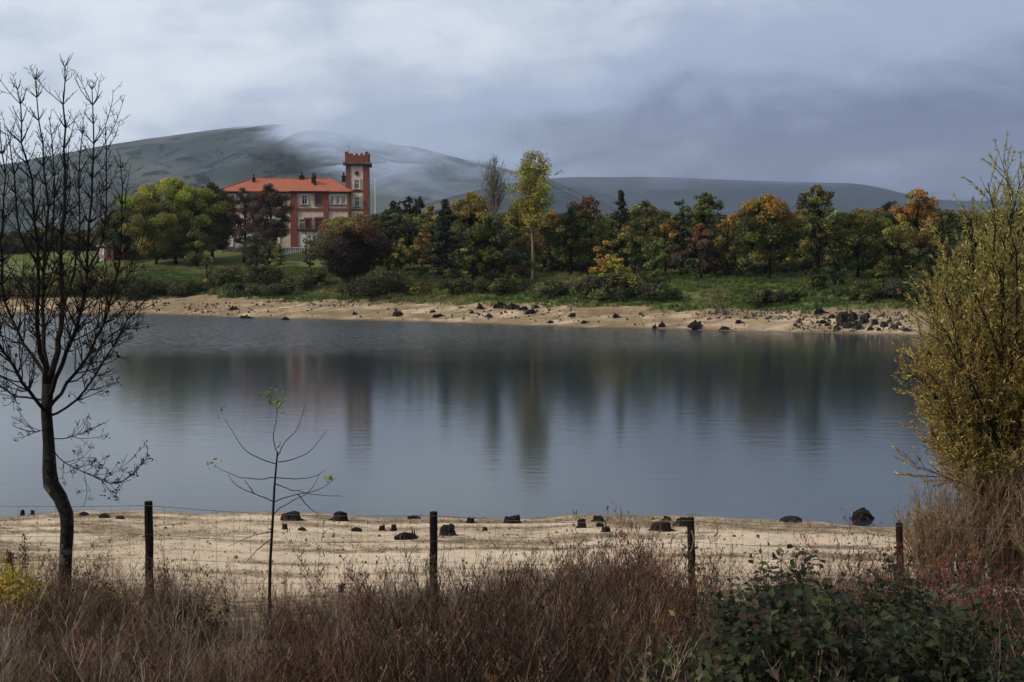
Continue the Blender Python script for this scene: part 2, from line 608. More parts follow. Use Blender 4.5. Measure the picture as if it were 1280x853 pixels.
def build_hill(name, label, D, foot, profile, mat, seed, rough=0.10):
    px = np.array([p[0] for p in profile], float)
    zt = np.array([at(p[0], p[1], D).z for p in profile])
    xw = (px - 640) / FPX * D
    xs = np.linspace(xw[0], xw[-1], 300)
    us = np.concatenate([np.linspace(0, 1, 70), np.linspace(1.03, 1.6, 12)])
    top = np.interp(xs, xw, zt)
    ker = np.ones(9) / 9
    top = np.convolve(np.pad(top, 4, mode='edge'), ker, 'valid')
    X, U = np.meshgrid(xs, us)
    T = np.broadcast_to(top, X.shape)
    Y = D - (1 - U) * foot
    f = np.where(U <= 1, np.clip(U, 0, 1) ** 1.25, 1 - (U - 1) * 0.9)
    s = D * 0.11
    nz = fbm(X / s + 31, Y / s, 5, seed, 0.52) - 0.5
    gul = np.abs(fbm(X / (s * 0.8), Y / (s * 2.4), 4, seed + 9) - 0.5)
    edge = np.minimum(1, U * 3)
    Z = 6 + (T - 6) * f + T * edge * (nz * 1.5 * rough * np.where(U <= 1, np.sin(np.clip(U, 0, 1) * math.pi) * 1.6 + 0.12, 0.4) - gul * 0.4 * rough * np.sin(np.clip(U, 0, 1) * math.pi))
    v = np.stack([X.ravel(), Y.ravel(), Z.ravel()], 1)
    idx = np.arange(X.size).reshape(X.shape)
    fc = np.stack([idx[:-1, :-1].ravel(), idx[:-1, 1:].ravel(), idx[1:, 1:].ravel(), idx[1:, :-1].ravel()], 1)
    o = link(name, mesh_np(name, v, fc, None, True, mat))
    return tag(o, label, None, None, 'structure')


def closed_box(name, x0, x1, y0, y1, z0, z1, mat):
    return MB().box(x0, x1, y0, y1, z0, z1).build(name, mat)


def volume_material(name):
    m = bpy.data.materials.new(name)
    m.use_nodes = True
    nt = m.node_tree
    nt.nodes.remove(nt.nodes['Principled BSDF'])
    pv = nt.nodes.new('ShaderNodeVolumePrincipled')
    nt.links.new(pv.outputs[0], nt.nodes['Material Output'].inputs['Volume'])
    MATS[name] = m
    return m, nt, pv


def build_haze():
    m, nt, pv = volume_material('haze_air')
    pv.inputs['Color'].default_value = (0.72, 0.83, 1.0, 1)
    pv.inputs['Density'].default_value = 0.00006
    pv.inputs['Anisotropy'].default_value = 0.2
    o = closed_box('haze', -7900, 7900, -300, 9200, -8, 900, m)
    tag(o, 'thin blue grey haze over the valley', None, None, 'stuff')


build_ground()
build_water()
hm1 = hill_material('hill_near', (0.046, 0.06, 0.064), (0.08, 0.092, 0.085), (0.017, 0.026, 0.03), 0.0055, (256.0, 42.0, 150.0, 0.005, 1.0))
hm2 = hill_material('hill_far', (0.02, 0.03, 0.048), (0.034, 0.044, 0.06), (0.014, 0.022, 0.034), 0.002, (312.0, 110.0, 340.0, 0.0016, 0.0))
build_hill('mountain', 'grey green mountain with its top lost in low cloud', 2200, 1500,
           [(-700, 285), (-400, 262), (-150, 235), (20, 205), (130, 183), (250, 165), (345, 152), (420, 140), (500, 140),
            (580, 165), (640, 192), (700, 214), (760, 236), (840, 262), (950, 290), (1100, 318)], hm1, 3, 0.15)
build_hill('far_ridge', 'long blue grey ridge behind the wood', 4300, 2000,
           [(300, 300), (500, 262), (620, 232), (700, 221), (760, 222), (820, 221), (900, 225), (1000, 228), (1085, 230), (1125, 243),
            (1180, 252), (1280, 250), (1500, 240), (2000, 235), (2600, 260)], hm2, 13, 0.05)
build_hill('farthest_ridge', 'faint blue ridge behind the long ridge', 6500, 2200,
           [(760, 262), (850, 240), (950, 222), (1050, 218), (1200, 232), (1330, 238), (1600, 225), (2300, 240)], hm2, 23, 0.05)
build_haze()

# ---------------------------------------------------------------- red brick mansion
BR, CR, WH, GL, DM = (MATS[k] for k in ('red_brick', 'cream_render', 'white_paint', 'window_glass', 'dark_metal'))


def window(parent, xc, z0, w, h, y, surround=True, shutter=False, bars=1):
    """window > frame, pane, sill; origin at the opening's foot"""
    m = MB()
    t = 0.26
    if surround:
        m.box(-w / 2 - t, -w / 2, -0.16, 0.05, -0.1, h)
        m.box(w / 2, w / 2 + t, -0.16, 0.05, -0.1, h)
        m.box(-w / 2 - t - 0.05, w / 2 + t + 0.05, -0.19, 0.05, h, h + 0.32)
    else:
        m.box(-w / 2 - 0.1, -w / 2, -0.12, 0.05, -0.06, h)
        m.box(w / 2, w / 2 + 0.1, -0.12, 0.05, -0.06, h)
        m.box(-w / 2 - 0.12, w / 2 + 0.12, -0.14, 0.05, h, h + 0.12)
    o = m.build('window', BR if shutter else CR, parent, loc=(xc, y, z0))
    MB().box(-w / 2 + 0.001, w / 2 - 0.001, -0.03, 0.02, 0.0, h - 0.001).build('pane', GL, o)
    f = MB()
    fb = 0.09
    f.box(-w / 2 + 0.002, -w / 2 + fb, -0.075, -0.032, 0.0, h - 0.002)
    f.box(w / 2 - fb, w / 2 - 0.002, -0.075, -0.032, 0.0, h - 0.002)
    f.box(-w / 2 + fb, w / 2 - fb, -0.073, -0.034, h - fb, h - 0.004)
    f.box(-w / 2 + fb, w / 2 - fb, -0.073, -0.034, 0.002, fb)
    for k in range(bars):
        x = -w / 2 + w * (k + 1) / (bars + 1)
        f.box(x - 0.035, x + 0.035, -0.071, -0.036, fb, h - fb)
    f.box(-w / 2 + fb, w / 2 - fb, -0.069, -0.037, h * 0.66, h * 0.66 + 0.07)
    f.build('frame', MATS['white_paint'] if not shutter else BR, o)
    MB().box(-w / 2 - t - 0.04, w / 2 + t + 0.04, -0.28, 0.04, -0.2, -0.101).build('sill', MATS['stone'], o)
    return o


def build_mansion():
    S = 230.0 / FPX
    corner = at(277, 312, 230.0)
    base = gz(corner.x + 12, 231.0)
    root = thing('brick_mansion', 'large red brick and cream mansion with orange tiled roof and battlemented square tower', 'mansion',
                 (corner.x, 230.0, base - 0.4), math.radians(2.0))
    z_off = corner.z - (base - 0.4)          # pixel row 312 in local height

    def X(px):
        return (px - 277) * S

    def Z(py):
        return z_off + (312 - py) * S
    L, DEP = X(437), 12.5
    EAVE = Z(239)
    MB().box(0.15, L - 0.15, 0.0, DEP, 0.0, EAVE).build('wall', CR, root)
    MB().box(0.0, L, -0.18, DEP + 0.15, -0.3, Z(309.5)).build('plinth', MATS['stone'], root)
    for a, b in ((277, 282), (320, 325), (363, 371), (404, 410), (434.5, 437)):
        MB().box(X(a), X(b), -0.34, 0.12, Z(309.5) + 0.002, EAVE - 0.45).build('pilaster', BR, root)
    for k in range(4):
        MB().box(L - 0.149, L + 0.05, 1.0 + k * 3.6, 1.9 + k * 3.6, 0.0, EAVE - 0.45).build('pilaster', BR, root)
    for py, h in ((289, 0.42), (263.5, 0.42)):
        MB().box(0.1, L - 0.05, -0.2, 0.1, Z(py), Z(py) + h).build('brick_band', BR, root)
    MB().box(-0.05, L + 0.06, -0.4, DEP + 0.3, EAVE - 0.448, EAVE - 0.15).build('frieze', MATS['stone'], root)
    for k in range(46):
        x = 0.2 + k * (L - 0.4) / 45
        MB().box(x - 0.1, x + 0.1, -0.75, -0.402, EAVE - 0.4, EAVE - 0.12).build('bracket', DM, root)
    # top storey
    zt = Z(256)
    for px in (291, 307, 335, 352):
        window(root, X(px), zt, 0.95, 1.65, 0.0)
    window(root, X(380.5), zt, 1.0, 1.7, 0.0)
    window(root, X(398), zt, 1.05, 1.7, 0.0, shutter=True)
    for px in (415, 422, 429):
        window(root, X(px), zt + 0.05, 0.66, 1.6, 0.0)
    # middle storey
    zm = Z(287.5)
    for px in (288, 300, 311, 333, 342, 353):
        window(root, X(px), zm, 0.95, 2.0, 0.0)
    window(root, X(377), zm, 0.9, 2.0, 0.0)
    window(root, X(384.5), zm, 0.9, 2.0, 0.0, shutter=True)
    window(root, X(398), zm, 1.2, 2.1, 0.0, shutter=True)
    for px in (415, 422, 429):
        window(root, X(px), zm + 0.2, 0.62, 1.9, 0.0)
    # ground storey: tall pale doors
    for px in (287.5, 303, 313, 333, 346, 378, 386.5, 396, 416, 427):
        o = MB().box(-0.62, -0.42, -0.15, 0.05, 0, 2.6).box(0.42, 0.62, -0.15, 0.05, 0, 2.6).box(-0.68, 0.68, -0.18, 0.05, 2.6, 2.85).build(
            'french_door', MATS['white_paint'] if px in (287.5, 386.5) else CR, root, loc=(X(px), 0, Z(308.5)))
        MB().box(-0.419, -0.03, -0.09, 0.02, 0.0, 2.598).box(0.03, 0.419, -0.09, 0.02, 0.0, 2.598).build('door_leaf', WH, o)
        MB().box(-0.029, 0.029, -0.06, 0.02, 0.0, 2.596).build('pane', GL, o)
    # balconies on the middle storey
    for a, b in ((284, 292), (374, 403)):
        n = MB().box(X(a), X(b), -0.75, -0.202, Z(289) + 0.1, Z(289) + 0.24)
        n.box(X(a), X(b), -0.75, -0.69, Z(289) + 0.95, Z(289) + 1.02)
        k = X(a)
        while k < X(b):
            n.box(k, k + 0.05, -0.745, -0.695, Z(289) + 0.24, Z(289) + 0.95)
            k += 0.22
        n.build('balcony', DM, root)
    # hipped roof
    o_ = 0.85
    ra, rb, rz = X(311), X(407), EAVE + 2.75
    e = EAVE - 0.118
    vs = [(-o_, -o_, e), (L + o_ * 0.5, -o_, e), (L + o_ * 0.5, DEP + o_, e), (-o_, DEP + o_, e), (ra, DEP / 2, rz), (rb, DEP / 2, rz)]
    vs += [(x, y, z - 0.14) for x, y, z in vs[:4]]
    roof = MB().add(vs, [(0, 1, 5, 4), (1, 2, 5), (2, 3, 4, 5), (3, 0, 4), (6, 7, 1, 0), (7, 8, 2, 1), (8, 9, 3, 2), (9, 6, 0, 3), (9, 8, 7, 6)]).build(
        'roof', MATS['roof_tile'], root)
    for a, b in ((0, 4), (3, 4), (1, 5), (2, 5), (4, 5)):
        MB().tube([vs[a], vs[b]], 0.16, 6).build('ridge_tile', MATS['roof_tile'], roof)
    # a wing's hip breaking the front slope
    xa, xb = X(366), X(408)
    MB().add([(xa - 0.6, -1.0, e + 0.02), (xb + 0.5, -1.0, e + 0.02), ((xa + xb) / 2, 4.6, rz - 0.5), (xa - 0.2, 3.8, rz - 1.2), (xb + 0.2, 3.8, rz - 1.2)],
             [(0, 1, 4, 2, 3)]).build('roof_slope', MATS['roof_tile'], roof)
    for px, y, h, w in ((313, 4.0, 0.9, 0.5), (372, 5.6, 0.9, 0.9), (388, 3.2, 1.3, 0.45), (391.5, 2.2, 1.8, 0.42), (425, 6.0, 0.8, 0.7)):
        z = EAVE + 2.7 * min(1, (y + 0.85) / 7.1) - 0.5
        c = MB().box(X(px) - w / 2, X(px) + w / 2, y, y + 0.7, z, z + h + 0.3).build('chimney', MATS['dark_stone'], roof)
        MB().box(X(px) - w / 2 - 0.1, X(px) + w / 2 + 0.1, y - 0.1, y + 0.8, z + h + 0.302, z + h + 0.45).build('chimney_cap', MATS['dark_stone'], c)
        MB().tube([(X(px), y + 0.35, z + h + 0.45), (X(px), y + 0.35, z + h + 1.15)], 0.16, 8).build('chimney_pot', MATS['dark_stone'], c)
    for px, h in ((367, 3.4), (387, 3.6)):
        MB().tube([(X(px), 5.5, rz - 0.5), (X(px), 5.5, rz + h)], 0.03, 4).build('aerial', DM, roof)
    # tower
    tx0, tx1, ty0, ty1 = X(431.5), X(459), 0.55, 4.75
    zc = Z(207)
    MB().box(tx0 + 0.12, tx1 - 0.12, ty0 + 0.12, ty1 - 0.12, 0, zc).build('tower_wall', CR, root)
    pw = 0.92
    for x0, x1 in ((tx0, tx0 + pw), (tx1 - pw, tx1)):
        for y0, y1 in ((ty0, ty0 + pw), (ty1 - pw, ty1)):
            MB().box(x0, x1, y0, y1, 0.0, zc).build('corner_pier', BR, root)
    for py in (240.5, 263.5, 288):
        MB().box(tx0 + 0.03, tx1 - 0.03, ty0 + 0.03, ty1 - 0.03, Z(py), Z(py) + 0.35).build('brick_band', BR, root)
    corn = MB().box(tx0 - 0.2, tx1 + 0.2, ty0 - 0.2, ty1 + 0.2, zc, zc + 0.22).box(tx0 - 0.45, tx1 + 0.45, ty0 - 0.45, ty1 + 0.45, zc + 0.222, zc + 0.6).build('cornice', MATS['stone'], root)
    for k in range(9):
        x = tx0 - 0.3 + k * (tx1 - tx0 + 0.6) / 8
        MB().box(x - 0.1, x + 0.1, ty0 - 0.44, ty0 - 0.202, zc - 0.15, zc + 0.22).build('corbel', MATS['dark_stone'], corn)
        y = ty0 - 0.1 + k * (ty1 - ty0 + 0.2) / 8
        MB().box(tx1 + 0.202, tx1 + 0.44, y - 0.1, y + 0.1, zc - 0.15, zc + 0.22).build('corbel', MATS['dark_stone'], corn)
    zp = zc + 0.602
    pt = Z(195.2)
    pr = MB()
    pr.box(tx0 - 0.1, tx1 + 0.1, ty0 - 0.1, ty0 + 0.25, zp, pt).box(tx0 - 0.1, tx1 + 0.1, ty1 - 0.25, ty1 + 0.1, zp, pt)
    pr.box(tx0 - 0.1, tx0 + 0.25, ty0 + 0.251, ty1 - 0.251, zp, pt).box(tx1 - 0.25, tx1 + 0.1, ty0 + 0.251, ty1 - 0.251, zp, pt)
    parapet = pr.build('parapet', BR, root)
    n = 5
    for k in range(n):
        f = k / (n - 1)
        h = 0.78 if k in (0, n - 1) else 0.45
        w = 0.32 if k in (0, n - 1) else 0.26
        x = tx0 + 0.2 + f * (tx1 - tx0 - 0.4)
        y = ty0 + 0.2 + f * (ty1 - ty0 - 0.4)
        for yy in (ty0 + 0.07, ty1 - 0.07):
            MB().box(x - w, x + w, yy - 0.18, yy + 0.18, pt + 0.002, pt + h).build('merlon', BR, parapet)
        if 0 < k < n - 1:
            for xx in (tx0 + 0.07, tx1 - 0.07):
                MB().box(xx - 0.18, xx + 0.18, y - w, y + w, pt + 0.002, pt + h).build('merlon', BR, parapet)
    MB().tube([(tx0 + 0.5, ty0 + 1.5, zp), (tx0 + 0.5, ty0 + 1.5, Z(179))], 0.035, 5).build('flagpole', DM, root)
    xc = (tx0 + tx1) / 2
    for py, w, h in ((258, 0.95, 1.75), (236.5, 0.9, 1.7), (283, 0.95, 1.9)):
        window(root, xc, Z(py), w, h, ty0 + 0.12)
    ring = MB()
    pts = [(xc + 0.36 * math.cos(a), ty0 + 0.06, Z(217) + 0.36 * math.sin(a)) for a in np.linspace(0, 2 * math.pi, 17)]
    ring.tube(pts, 0.09, 6, False)
    oc = ring.build('round_window', BR, root)
    MB().tube([(xc, ty0 + 0.05, Z(217)), (xc, ty0 + 0.14, Z(217))], 0.34, 16).build('pane', GL, oc)
    # terrace with a pale balustrade in front of the door
    t = thing('garden_terrace', 'white stone terrace balustrade at the foot of the brick mansion', 'balustrade', (0, 0, 0))
    a, b = at(352, 326, 224.0), at(392, 326, 224.0)
    g = gz((a.x + b.x) / 2, 224.0)
    zt_ = at(370, 316, 224.0).z
    MB().box(a.x, b.x, 223.6, 226.5, g - 0.6, zt_).build('terrace_wall', MATS['white_paint'], t)
    MB().box(a.x - 0.05, b.x + 0.05, 223.5, 223.9, zt_ + 0.802, zt_ + 0.98).build('handrail', MATS['white_paint'], t)
    k = a.x + 0.1
    while k < b.x:
        MB().tube([(k, 223.7, zt_ + q) for q in (0.0, 0.15, 0.35, 0.65, 0.802)], [0.09, 0.07, 0.12, 0.06, 0.09], 7).build('baluster', MATS['white_paint'], t)
        k += 0.42


build_mansion()


def build_gatehouse():
    p = at(130, 321, 222.0)
    g = gz(p.x, 222.0) - 0.3
    r = thing('garden_lodge', 'small red brick lodge with pale door beside the long low wall', 'lodge', (p.x - 1.2, 222.0, g))
    h = at(130, 308.5, 222.0).z - g
    MB().box(0, 2.9, 0, 3.0, 0, h).build('wall', BR, r)
    MB().box(-0.15, 3.05, -0.15, 3.15, h + 0.002, h + 0.2).build('cornice', WH, r)
    MB().add([(-0.3, -0.3, h + 0.202), (3.2, -0.3, h + 0.202), (3.2, 3.3, h + 0.202), (-0.3, 3.3, h + 0.202), (1.45, 1.5, h + 0.75)],
             [(0, 1, 4), (1, 2, 4), (2, 3, 4), (3, 0, 4), (3, 2, 1, 0)]).build('roof', MATS['roof_tile'], r)
    MB().box(0.35, 1.25, -0.05, 0.02, 0.3, h - 0.35).build('door', WH, r)
    MB().box(1.75, 2.4, -0.06, 0.02, 1.0, h - 0.5).build('window', GL, r)
    w = thing('boundary_wall', 'long low brick wall with pale coping leading from the small lodge', 'wall', (0, 0, 0))
    for k in range(6):
        a, b = at(138 + k * 17.5, 319, 224.0), at(138 + (k + 1) * 17.5 - 0.8, 319, 224.0)
        gg = gz((a.x + b.x) / 2, 224.0)
        top = at(150, 316.0, 224.0).z + 0.15
        MB().box(a.x, b.x, 224.0, 224.35, gg - 0.4, top).build('wall_section', BR, w)
        MB().box(a.x - 0.04, b.x + 0.04, 223.95, 224.4, top + 0.002, top + 0.14).build('coping', WH, w)
    q = at(469, 258, 330.0)
    gq = gz(q.x, 330.0)
    ms = thing('white_mast', 'tall thin white mast standing behind the tower', 'mast', (q.x, 330.0, gq - 0.2))
    top = at(469, 225, 330.0).z - gq
    MB().tube([(0, 0, 0), (0, 0, top)], [0.11, 0.07], 8).build('pole', WH, ms)
    MB().box(-0.25, 0.25, -0.2, 0.2, top + 0.202, top + 0.6).build('lamp_head', WH, ms)
    MB().box(-0.08, 0.08, -0.08, 0.08, top - 0.1, top + 0.2).build('bracket', WH, ms)


build_gatehouse()

# ---------------------------------------------------------------- trees
PAL = dict(
    pine=(0.018, 0.028, 0.015), dark=(0.04, 0.048, 0.015), green=(0.08, 0.1, 0.022), olive=(0.15, 0.135, 0.03),
    lime=(0.27, 0.28, 0.04), yellow=(0.45, 0.34, 0.04), gold=(0.3, 0.2, 0.04), orange=(0.29, 0.14, 0.035),
    rust=(0.18, 0.08, 0.032), maroon=(0.06, 0.033, 0.026), greybrown=(0.075, 0.06, 0.047), fresh=(0.12, 0.19, 0.05),
    willow=(0.38, 0.34, 0.12), straw=(0.3, 0.22, 0.12), tan=(0.38, 0.22, 0.085), amber=(0.42, 0.26, 0.06))


def leaf_quads(c, size, nrm=None, spread=1.0, aspect=0.55, rng=RNG):
    """one diamond leaf (or leaf spray) per centre; size may be an array"""
    n = len(c)
    size = np.broadcast_to(np.asarray(size, float), (n,))
    d = rng.normal(size=(n, 3))
    if nrm is not None:
        d = d * spread + nrm
    d /= np.linalg.norm(d, axis=1, keepdims=True) + 1e-9
    u = np.cross(d, rng.normal(size=(n, 3)))
    u /= np.linalg.norm(u, axis=1, keepdims=True) + 1e-9
    w = np.cross(d, u)
    s = size[:, None]
    bend = d * s * 0.12
    v = np.stack([c + u * s * 0.5, c + w * s * 0.5 * aspect - bend, c - u * s * 0.5, c - w * s * 0.5 * aspect - bend], 1).reshape(-1, 3)
    f = np.arange(4 * n).reshape(n, 4)
    return v, f


def pick_colors(n, palette, rng=RNG, var=0.22):
    names = list(palette)
    p = np.array([palette[k] for k in names], float)
    base = np.array([PAL[k] for k in names])
    i = rng.choice(len(names), size=n, p=p / p.sum())
    c = base[i] * np.exp(rng.normal(size=(n, 1)) * var) * (1 + rng.normal(size=(n, 3)) * 0.06)
    return np.clip(c, 0.004, 0.8)


def envelope(shape, h):
    """relative crown radius at relative crown height h (0 foot .. 1 top)"""
    h = np.clip(h, 0, 1)
    if shape == 'cone':
        return np.clip((1 - h) ** 0.85, 0.02, 1) * np.minimum(1, h * 8 + 0.55)
    if shape == 'column':
        return np.sin(np.clip(h, 0.03, 0.99) * math.pi) ** 0.45
    if shape == 'spread':
        return np.sqrt(np.clip(1 - (2 * (h - 0.52)) ** 2 * 0.95, 0.02, 1)) * (0.6 + 0.4 * h)
    if shape == 'bush':
        return np.sqrt(np.clip(1 - h ** 2.2, 0.01, 1))
    return np.sqrt(np.clip(1 - (2 * (h - 0.45)) ** 2 * 0.92, 0.02, 1))


def make_tree(name, label, base, H, W, palette, shape='round', foot=0.22, density=1.0, leaf=0.29, top=None, cat='tree',
              group=None, seed=0, bark='bark', trunk_r=None, sub=1.0, part='crown', lean=0.0):
    rng = np.random.default_rng(seed + 1000)
    root = thing(name, label, cat, base, 0, group)
    R = W / 2
    hc0, hc1 = H * foot, H
    # clumps of foliage through the crown volume, biased outwards
    R *= 1.3 if shape == 'bush' or group else 1.22
    nc = int(np.clip(80 * (W / 6) ** 1.3 * (H / 10) ** 0.9, 34, 260) * sub)
    h = rng.random(nc) ** 0.9
    h = np.concatenate([h, [0.99, 0.95, 0.9]])
    ang = rng.random(len(h)) * 2 * math.pi
    lob = 0.78 + 0.3 * np.sin(ang * 2 + rng.random() * 6) * rng.random() + 0.18 * rng.normal(size=len(h))
    rr = R * envelope(shape, h) * np.clip(rng.random(len(h)) ** 0.42 * lob, 0.05, 1.12)
    cx = np.stack([np.cos(ang) * rr + lean * h, np.sin(ang) * rr, hc0 + (hc1 - hc0) * h * 0.95], 1)
    cr = R * rng.uniform(0.15, 0.36, len(h)) * (0.55 if shape in ('cone', 'column') else 0.8)
    cr = np.clip(cr, 0.3, 1.6)
    cr *= np.where(h > 0.85, 0.62, 1.0)
    per = (92 * density * (cr / 0.8) ** 2 * (0.34 / leaf) ** 1.6).astype(int) + (6 if density > 0.4 else 1)
    i = np.repeat(np.arange(len(h)), per)
    d = rng.normal(size=(len(i), 3))
    d /= np.linalg.norm(d, axis=1, keepdims=True)
    rad = cr[i] * rng.random(len(i)) ** 0.4
    off = d * rad[:, None] * np.array([1.0, 1.0, 0.72])
    if shape == 'cone':
        off *= np.array([1.35, 1.35, 0.45])
        off[:, 2] -= 0.25 * np.linalg.norm(off[:, :2], axis=1)
    c = cx[i] + off
    c[:, 2] = np.minimum(c[:, 2], H * 1.01)
    c[:, 2] = np.maximum(c[:, 2], 0.06 * H if shape != 'bush' else 0.03)
    out = off * np.array([0.8, 0.8, 1.2]) + np.array([0, 0, 0.25]) + c * np.array([0.15, 0.15, 0])
    out /= np.linalg.norm(out, axis=1, keepdims=True) + 1e-9
    v, f = leaf_quads(c, leaf * rng.uniform(0.6, 1.35, len(c)), out * 1.3, 0.8, 0.6, rng)
    col_c = pick_colors(len(h), palette, rng, 0.3)
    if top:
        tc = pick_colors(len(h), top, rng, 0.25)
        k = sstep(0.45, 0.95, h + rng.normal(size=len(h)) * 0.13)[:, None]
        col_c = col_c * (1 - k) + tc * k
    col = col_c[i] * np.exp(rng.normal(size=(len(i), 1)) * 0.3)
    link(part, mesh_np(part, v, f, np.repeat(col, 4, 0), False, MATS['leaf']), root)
    # trunk and limbs
    tr = trunk_r or 0.018 * H + 0.05
    m = MB()
    axis = [Vector((0, 0, -0.3))]
    nseg = 7
    bx, by = rng.normal(size=2) * 0.03 * H
    for k in range(1, nseg + 1):
        q = k / nseg
        axis.append(Vector((bx * math.sin(q * 2.2) + lean * q, by * math.sin(q * 1.7), q * H * (0.93 if shape in ('cone', 'column', 'sparse') else 0.8))))
    radii = [tr * (1 - 0.88 * k / nseg) * (1.35 if k == 0 else 1) for k in range(nseg + 1)]
    m.tube(axis, radii, 7)
    for k in range(min(len(h), int(40 * sub) if density > 0.4 else 150)):
        tgt = Vector(cx[k])
        q = min(0.95, max(foot * 0.8, (tgt.z / H) * 0.72))
        fi = q / (0.93 if shape in ('cone', 'column', 'sparse') else 0.8) * nseg
        fi = min(fi, nseg - 0.01)
        a = axis[int(fi)].lerp(axis[int(fi) + 1], fi - int(fi))
        mid = a.lerp(tgt, 0.55) + Vector((0, 0, (tgt - a).length * 0.1)) + Vector(rng.normal(size=3) * 0.06 * (tgt - a).length)
        r0 = tr * 0.42 * (1 - 0.75 * fi / nseg)
        m.tube([a, mid, tgt], [r0, r0 * 0.6, 0.012], 4, False)
        if k % 2 == 0:
            for _ in range(3):
                e = tgt + Vector(rng.normal(size=3) * np.array([0.8, 0.8, 0.6]) * float(cr[k]) * 1.1) + Vector((0, 0, 0.15 if density > 0.4 else 0.5))
                m.tube([mid.lerp(tgt, 0.6), e], [r0 * 0.4, 0.01], 3, False)
    m.build('trunk' if shape != 'bush' else 'stem', MATS[bark], root, True)
    return root


def far_tree(px, t, top_py, wpx, label, palette, name='broadleaf_tree', **kw):
    b = far_spot(px, t)
    H = at(px, top_py, b.y).z - b.z
    W = wpx / FPX * b.y
    kw.setdefault('seed', int(px * 7 + t * 3))
    return make_tree(name, label, (b.x, b.y, b.z), H, W, palette, **kw)


def plant_wood():
    G = dict(green=3, dark=3, olive=2)
    A = dict(olive=3, green=2, dark=1.5, gold=0.8)
    # --- round the mansion
    far_tree(158, 66, 258, 62, 'dark olive broadleaf tree behind the small brick lodge wall', dict(dark=4, olive=2, greybrown=1), foot=0.15)
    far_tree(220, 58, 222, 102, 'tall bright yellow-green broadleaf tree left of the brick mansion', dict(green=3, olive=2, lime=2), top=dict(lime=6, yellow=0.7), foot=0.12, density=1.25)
    far_tree(196, 60, 262, 50, 'small olive tree under the bright yellow-green tree', dict(olive=4, green=2, dark=2), foot=0.12)
    far_tree(266, 66, 227, 62, 'dark grey-brown half bare tree between the mansion and the yellow-green tree', dict(greybrown=4, dark=3, maroon=2), density=0.95, leaf=0.27, foot=0.15)
    far_tree(246, 54, 284, 44, 'low mid-green tree below the half bare grey-brown tree', dict(green=3, dark=3, olive=2), foot=0.08)
    far_tree(306, 62, 232, 34, 'dark maroon tree before the left half of the mansion, slimmer of two', dict(maroon=4, greybrown=2, dark=1), density=0.8, leaf=0.25, foot=0.25)
    far_tree(337, 60, 228, 52, 'dark maroon tree covering the middle windows of the mansion', dict(maroon=5, greybrown=2, rust=0.5), density=0.9, leaf=0.25, foot=0.25)
    far_tree(322, 52, 292, 46, 'dark green low tree at the foot of the maroon trees', dict(dark=4, green=2, greybrown=2), foot=0.06, density=0.8)
    far_tree(349, 27, 303, 20, 'slender young yellow-green poplar on the grass before the mansion', dict(olive=3, lime=3, green=1), name='young_poplar', shape='column', foot=0.1, leaf=0.24)
    far_tree(259, 20, 312, 16, 'slender brownish young poplar at the edge of the left bank', dict(greybrown=3, olive=3, straw=1), name='young_poplar', shape='column', foot=0.1, leaf=0.22, density=0.6)
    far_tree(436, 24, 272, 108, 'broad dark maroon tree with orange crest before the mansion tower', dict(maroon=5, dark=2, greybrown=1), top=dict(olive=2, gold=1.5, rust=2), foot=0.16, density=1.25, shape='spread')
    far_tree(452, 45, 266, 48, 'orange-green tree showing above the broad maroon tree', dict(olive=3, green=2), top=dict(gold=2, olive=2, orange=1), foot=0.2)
    far_tree(388, 50, 302, 24, 'small dark tree by the white terrace balustrade', dict(dark=4, greybrown=2), foot=0.08)
    # --- between tower and the tall poplar
    far_tree(486, 42, 262, 62, 'dense dark green tree right of the mansion tower', dict(dark=4, green=3), foot=0.12, density=1.2)
    far_tree(492, 70, 250, 26, 'dark round-topped pine beside the white mast', dict(pine=5, dark=2), name='pine_tree', foot=0.6, shape='round', density=1.5)
    for px, w, lab in ((509, 20, 'flat-topped dark pine with the larger of two tufted heads'), (523, 16, 'flat-topped dark pine with a small leaning tufted head')):
        far_tree(px, 66, 245, w, lab, dict(pine=5, dark=1), name='pine_tree', foot=0.72, shape='round', density=1.6, lean=0.4)
    far_tree(508, 44, 272, 44, 'mixed olive and maroon tree below the tufted pines', dict(olive=2, maroon=2, dark=3), foot=0.12)
    far_tree(503, 26, 296, 34, 'small yellow-green tree with an orange flush beside the spruce', dict(olive=3, gold=1.5, green=2), top=dict(lime=2, gold=2), foot=0.08, leaf=0.28)
    far_tree(527, 34, 290, 36, 'rusty orange small tree left of the dark spruce', dict(rust=2, gold=2, olive=3), foot=0.1)
    far_tree(540, 56, 256, 44, 'yellowish olive tree behind the dark spruce', dict(olive=3, gold=2), foot=0.2)
    far_tree(557, 30, 245, 54, 'dark conical spruce right of the tower', dict(pine=5, dark=2), name='spruce_tree', shape='cone', foot=0.05, density=1.5, leaf=0.36, sub=1.7)
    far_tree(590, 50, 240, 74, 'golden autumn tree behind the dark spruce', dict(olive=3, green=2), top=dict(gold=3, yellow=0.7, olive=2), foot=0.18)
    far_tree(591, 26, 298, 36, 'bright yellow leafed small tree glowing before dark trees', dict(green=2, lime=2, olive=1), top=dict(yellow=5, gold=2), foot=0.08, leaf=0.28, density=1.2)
    far_tree(573, 24, 312, 40, 'dark green undergrowth tree between spruce and yellow tree', dict(dark=4, green=2), foot=0.05)
    far_tree(614, 28, 268, 66, 'large dark green tree below the pale bare tree', dict(dark=4, green=3, olive=1), foot=0.06, density=1.2)
    far_tree(617, 44, 194, 44, 'tall pale bare tree beside the yellow-green poplar', dict(straw=3, greybrown=3), name='bare_poplar', shape='spread', foot=0.5, density=0.02, leaf=0.2, bark='pale_bark', sub=2.4)
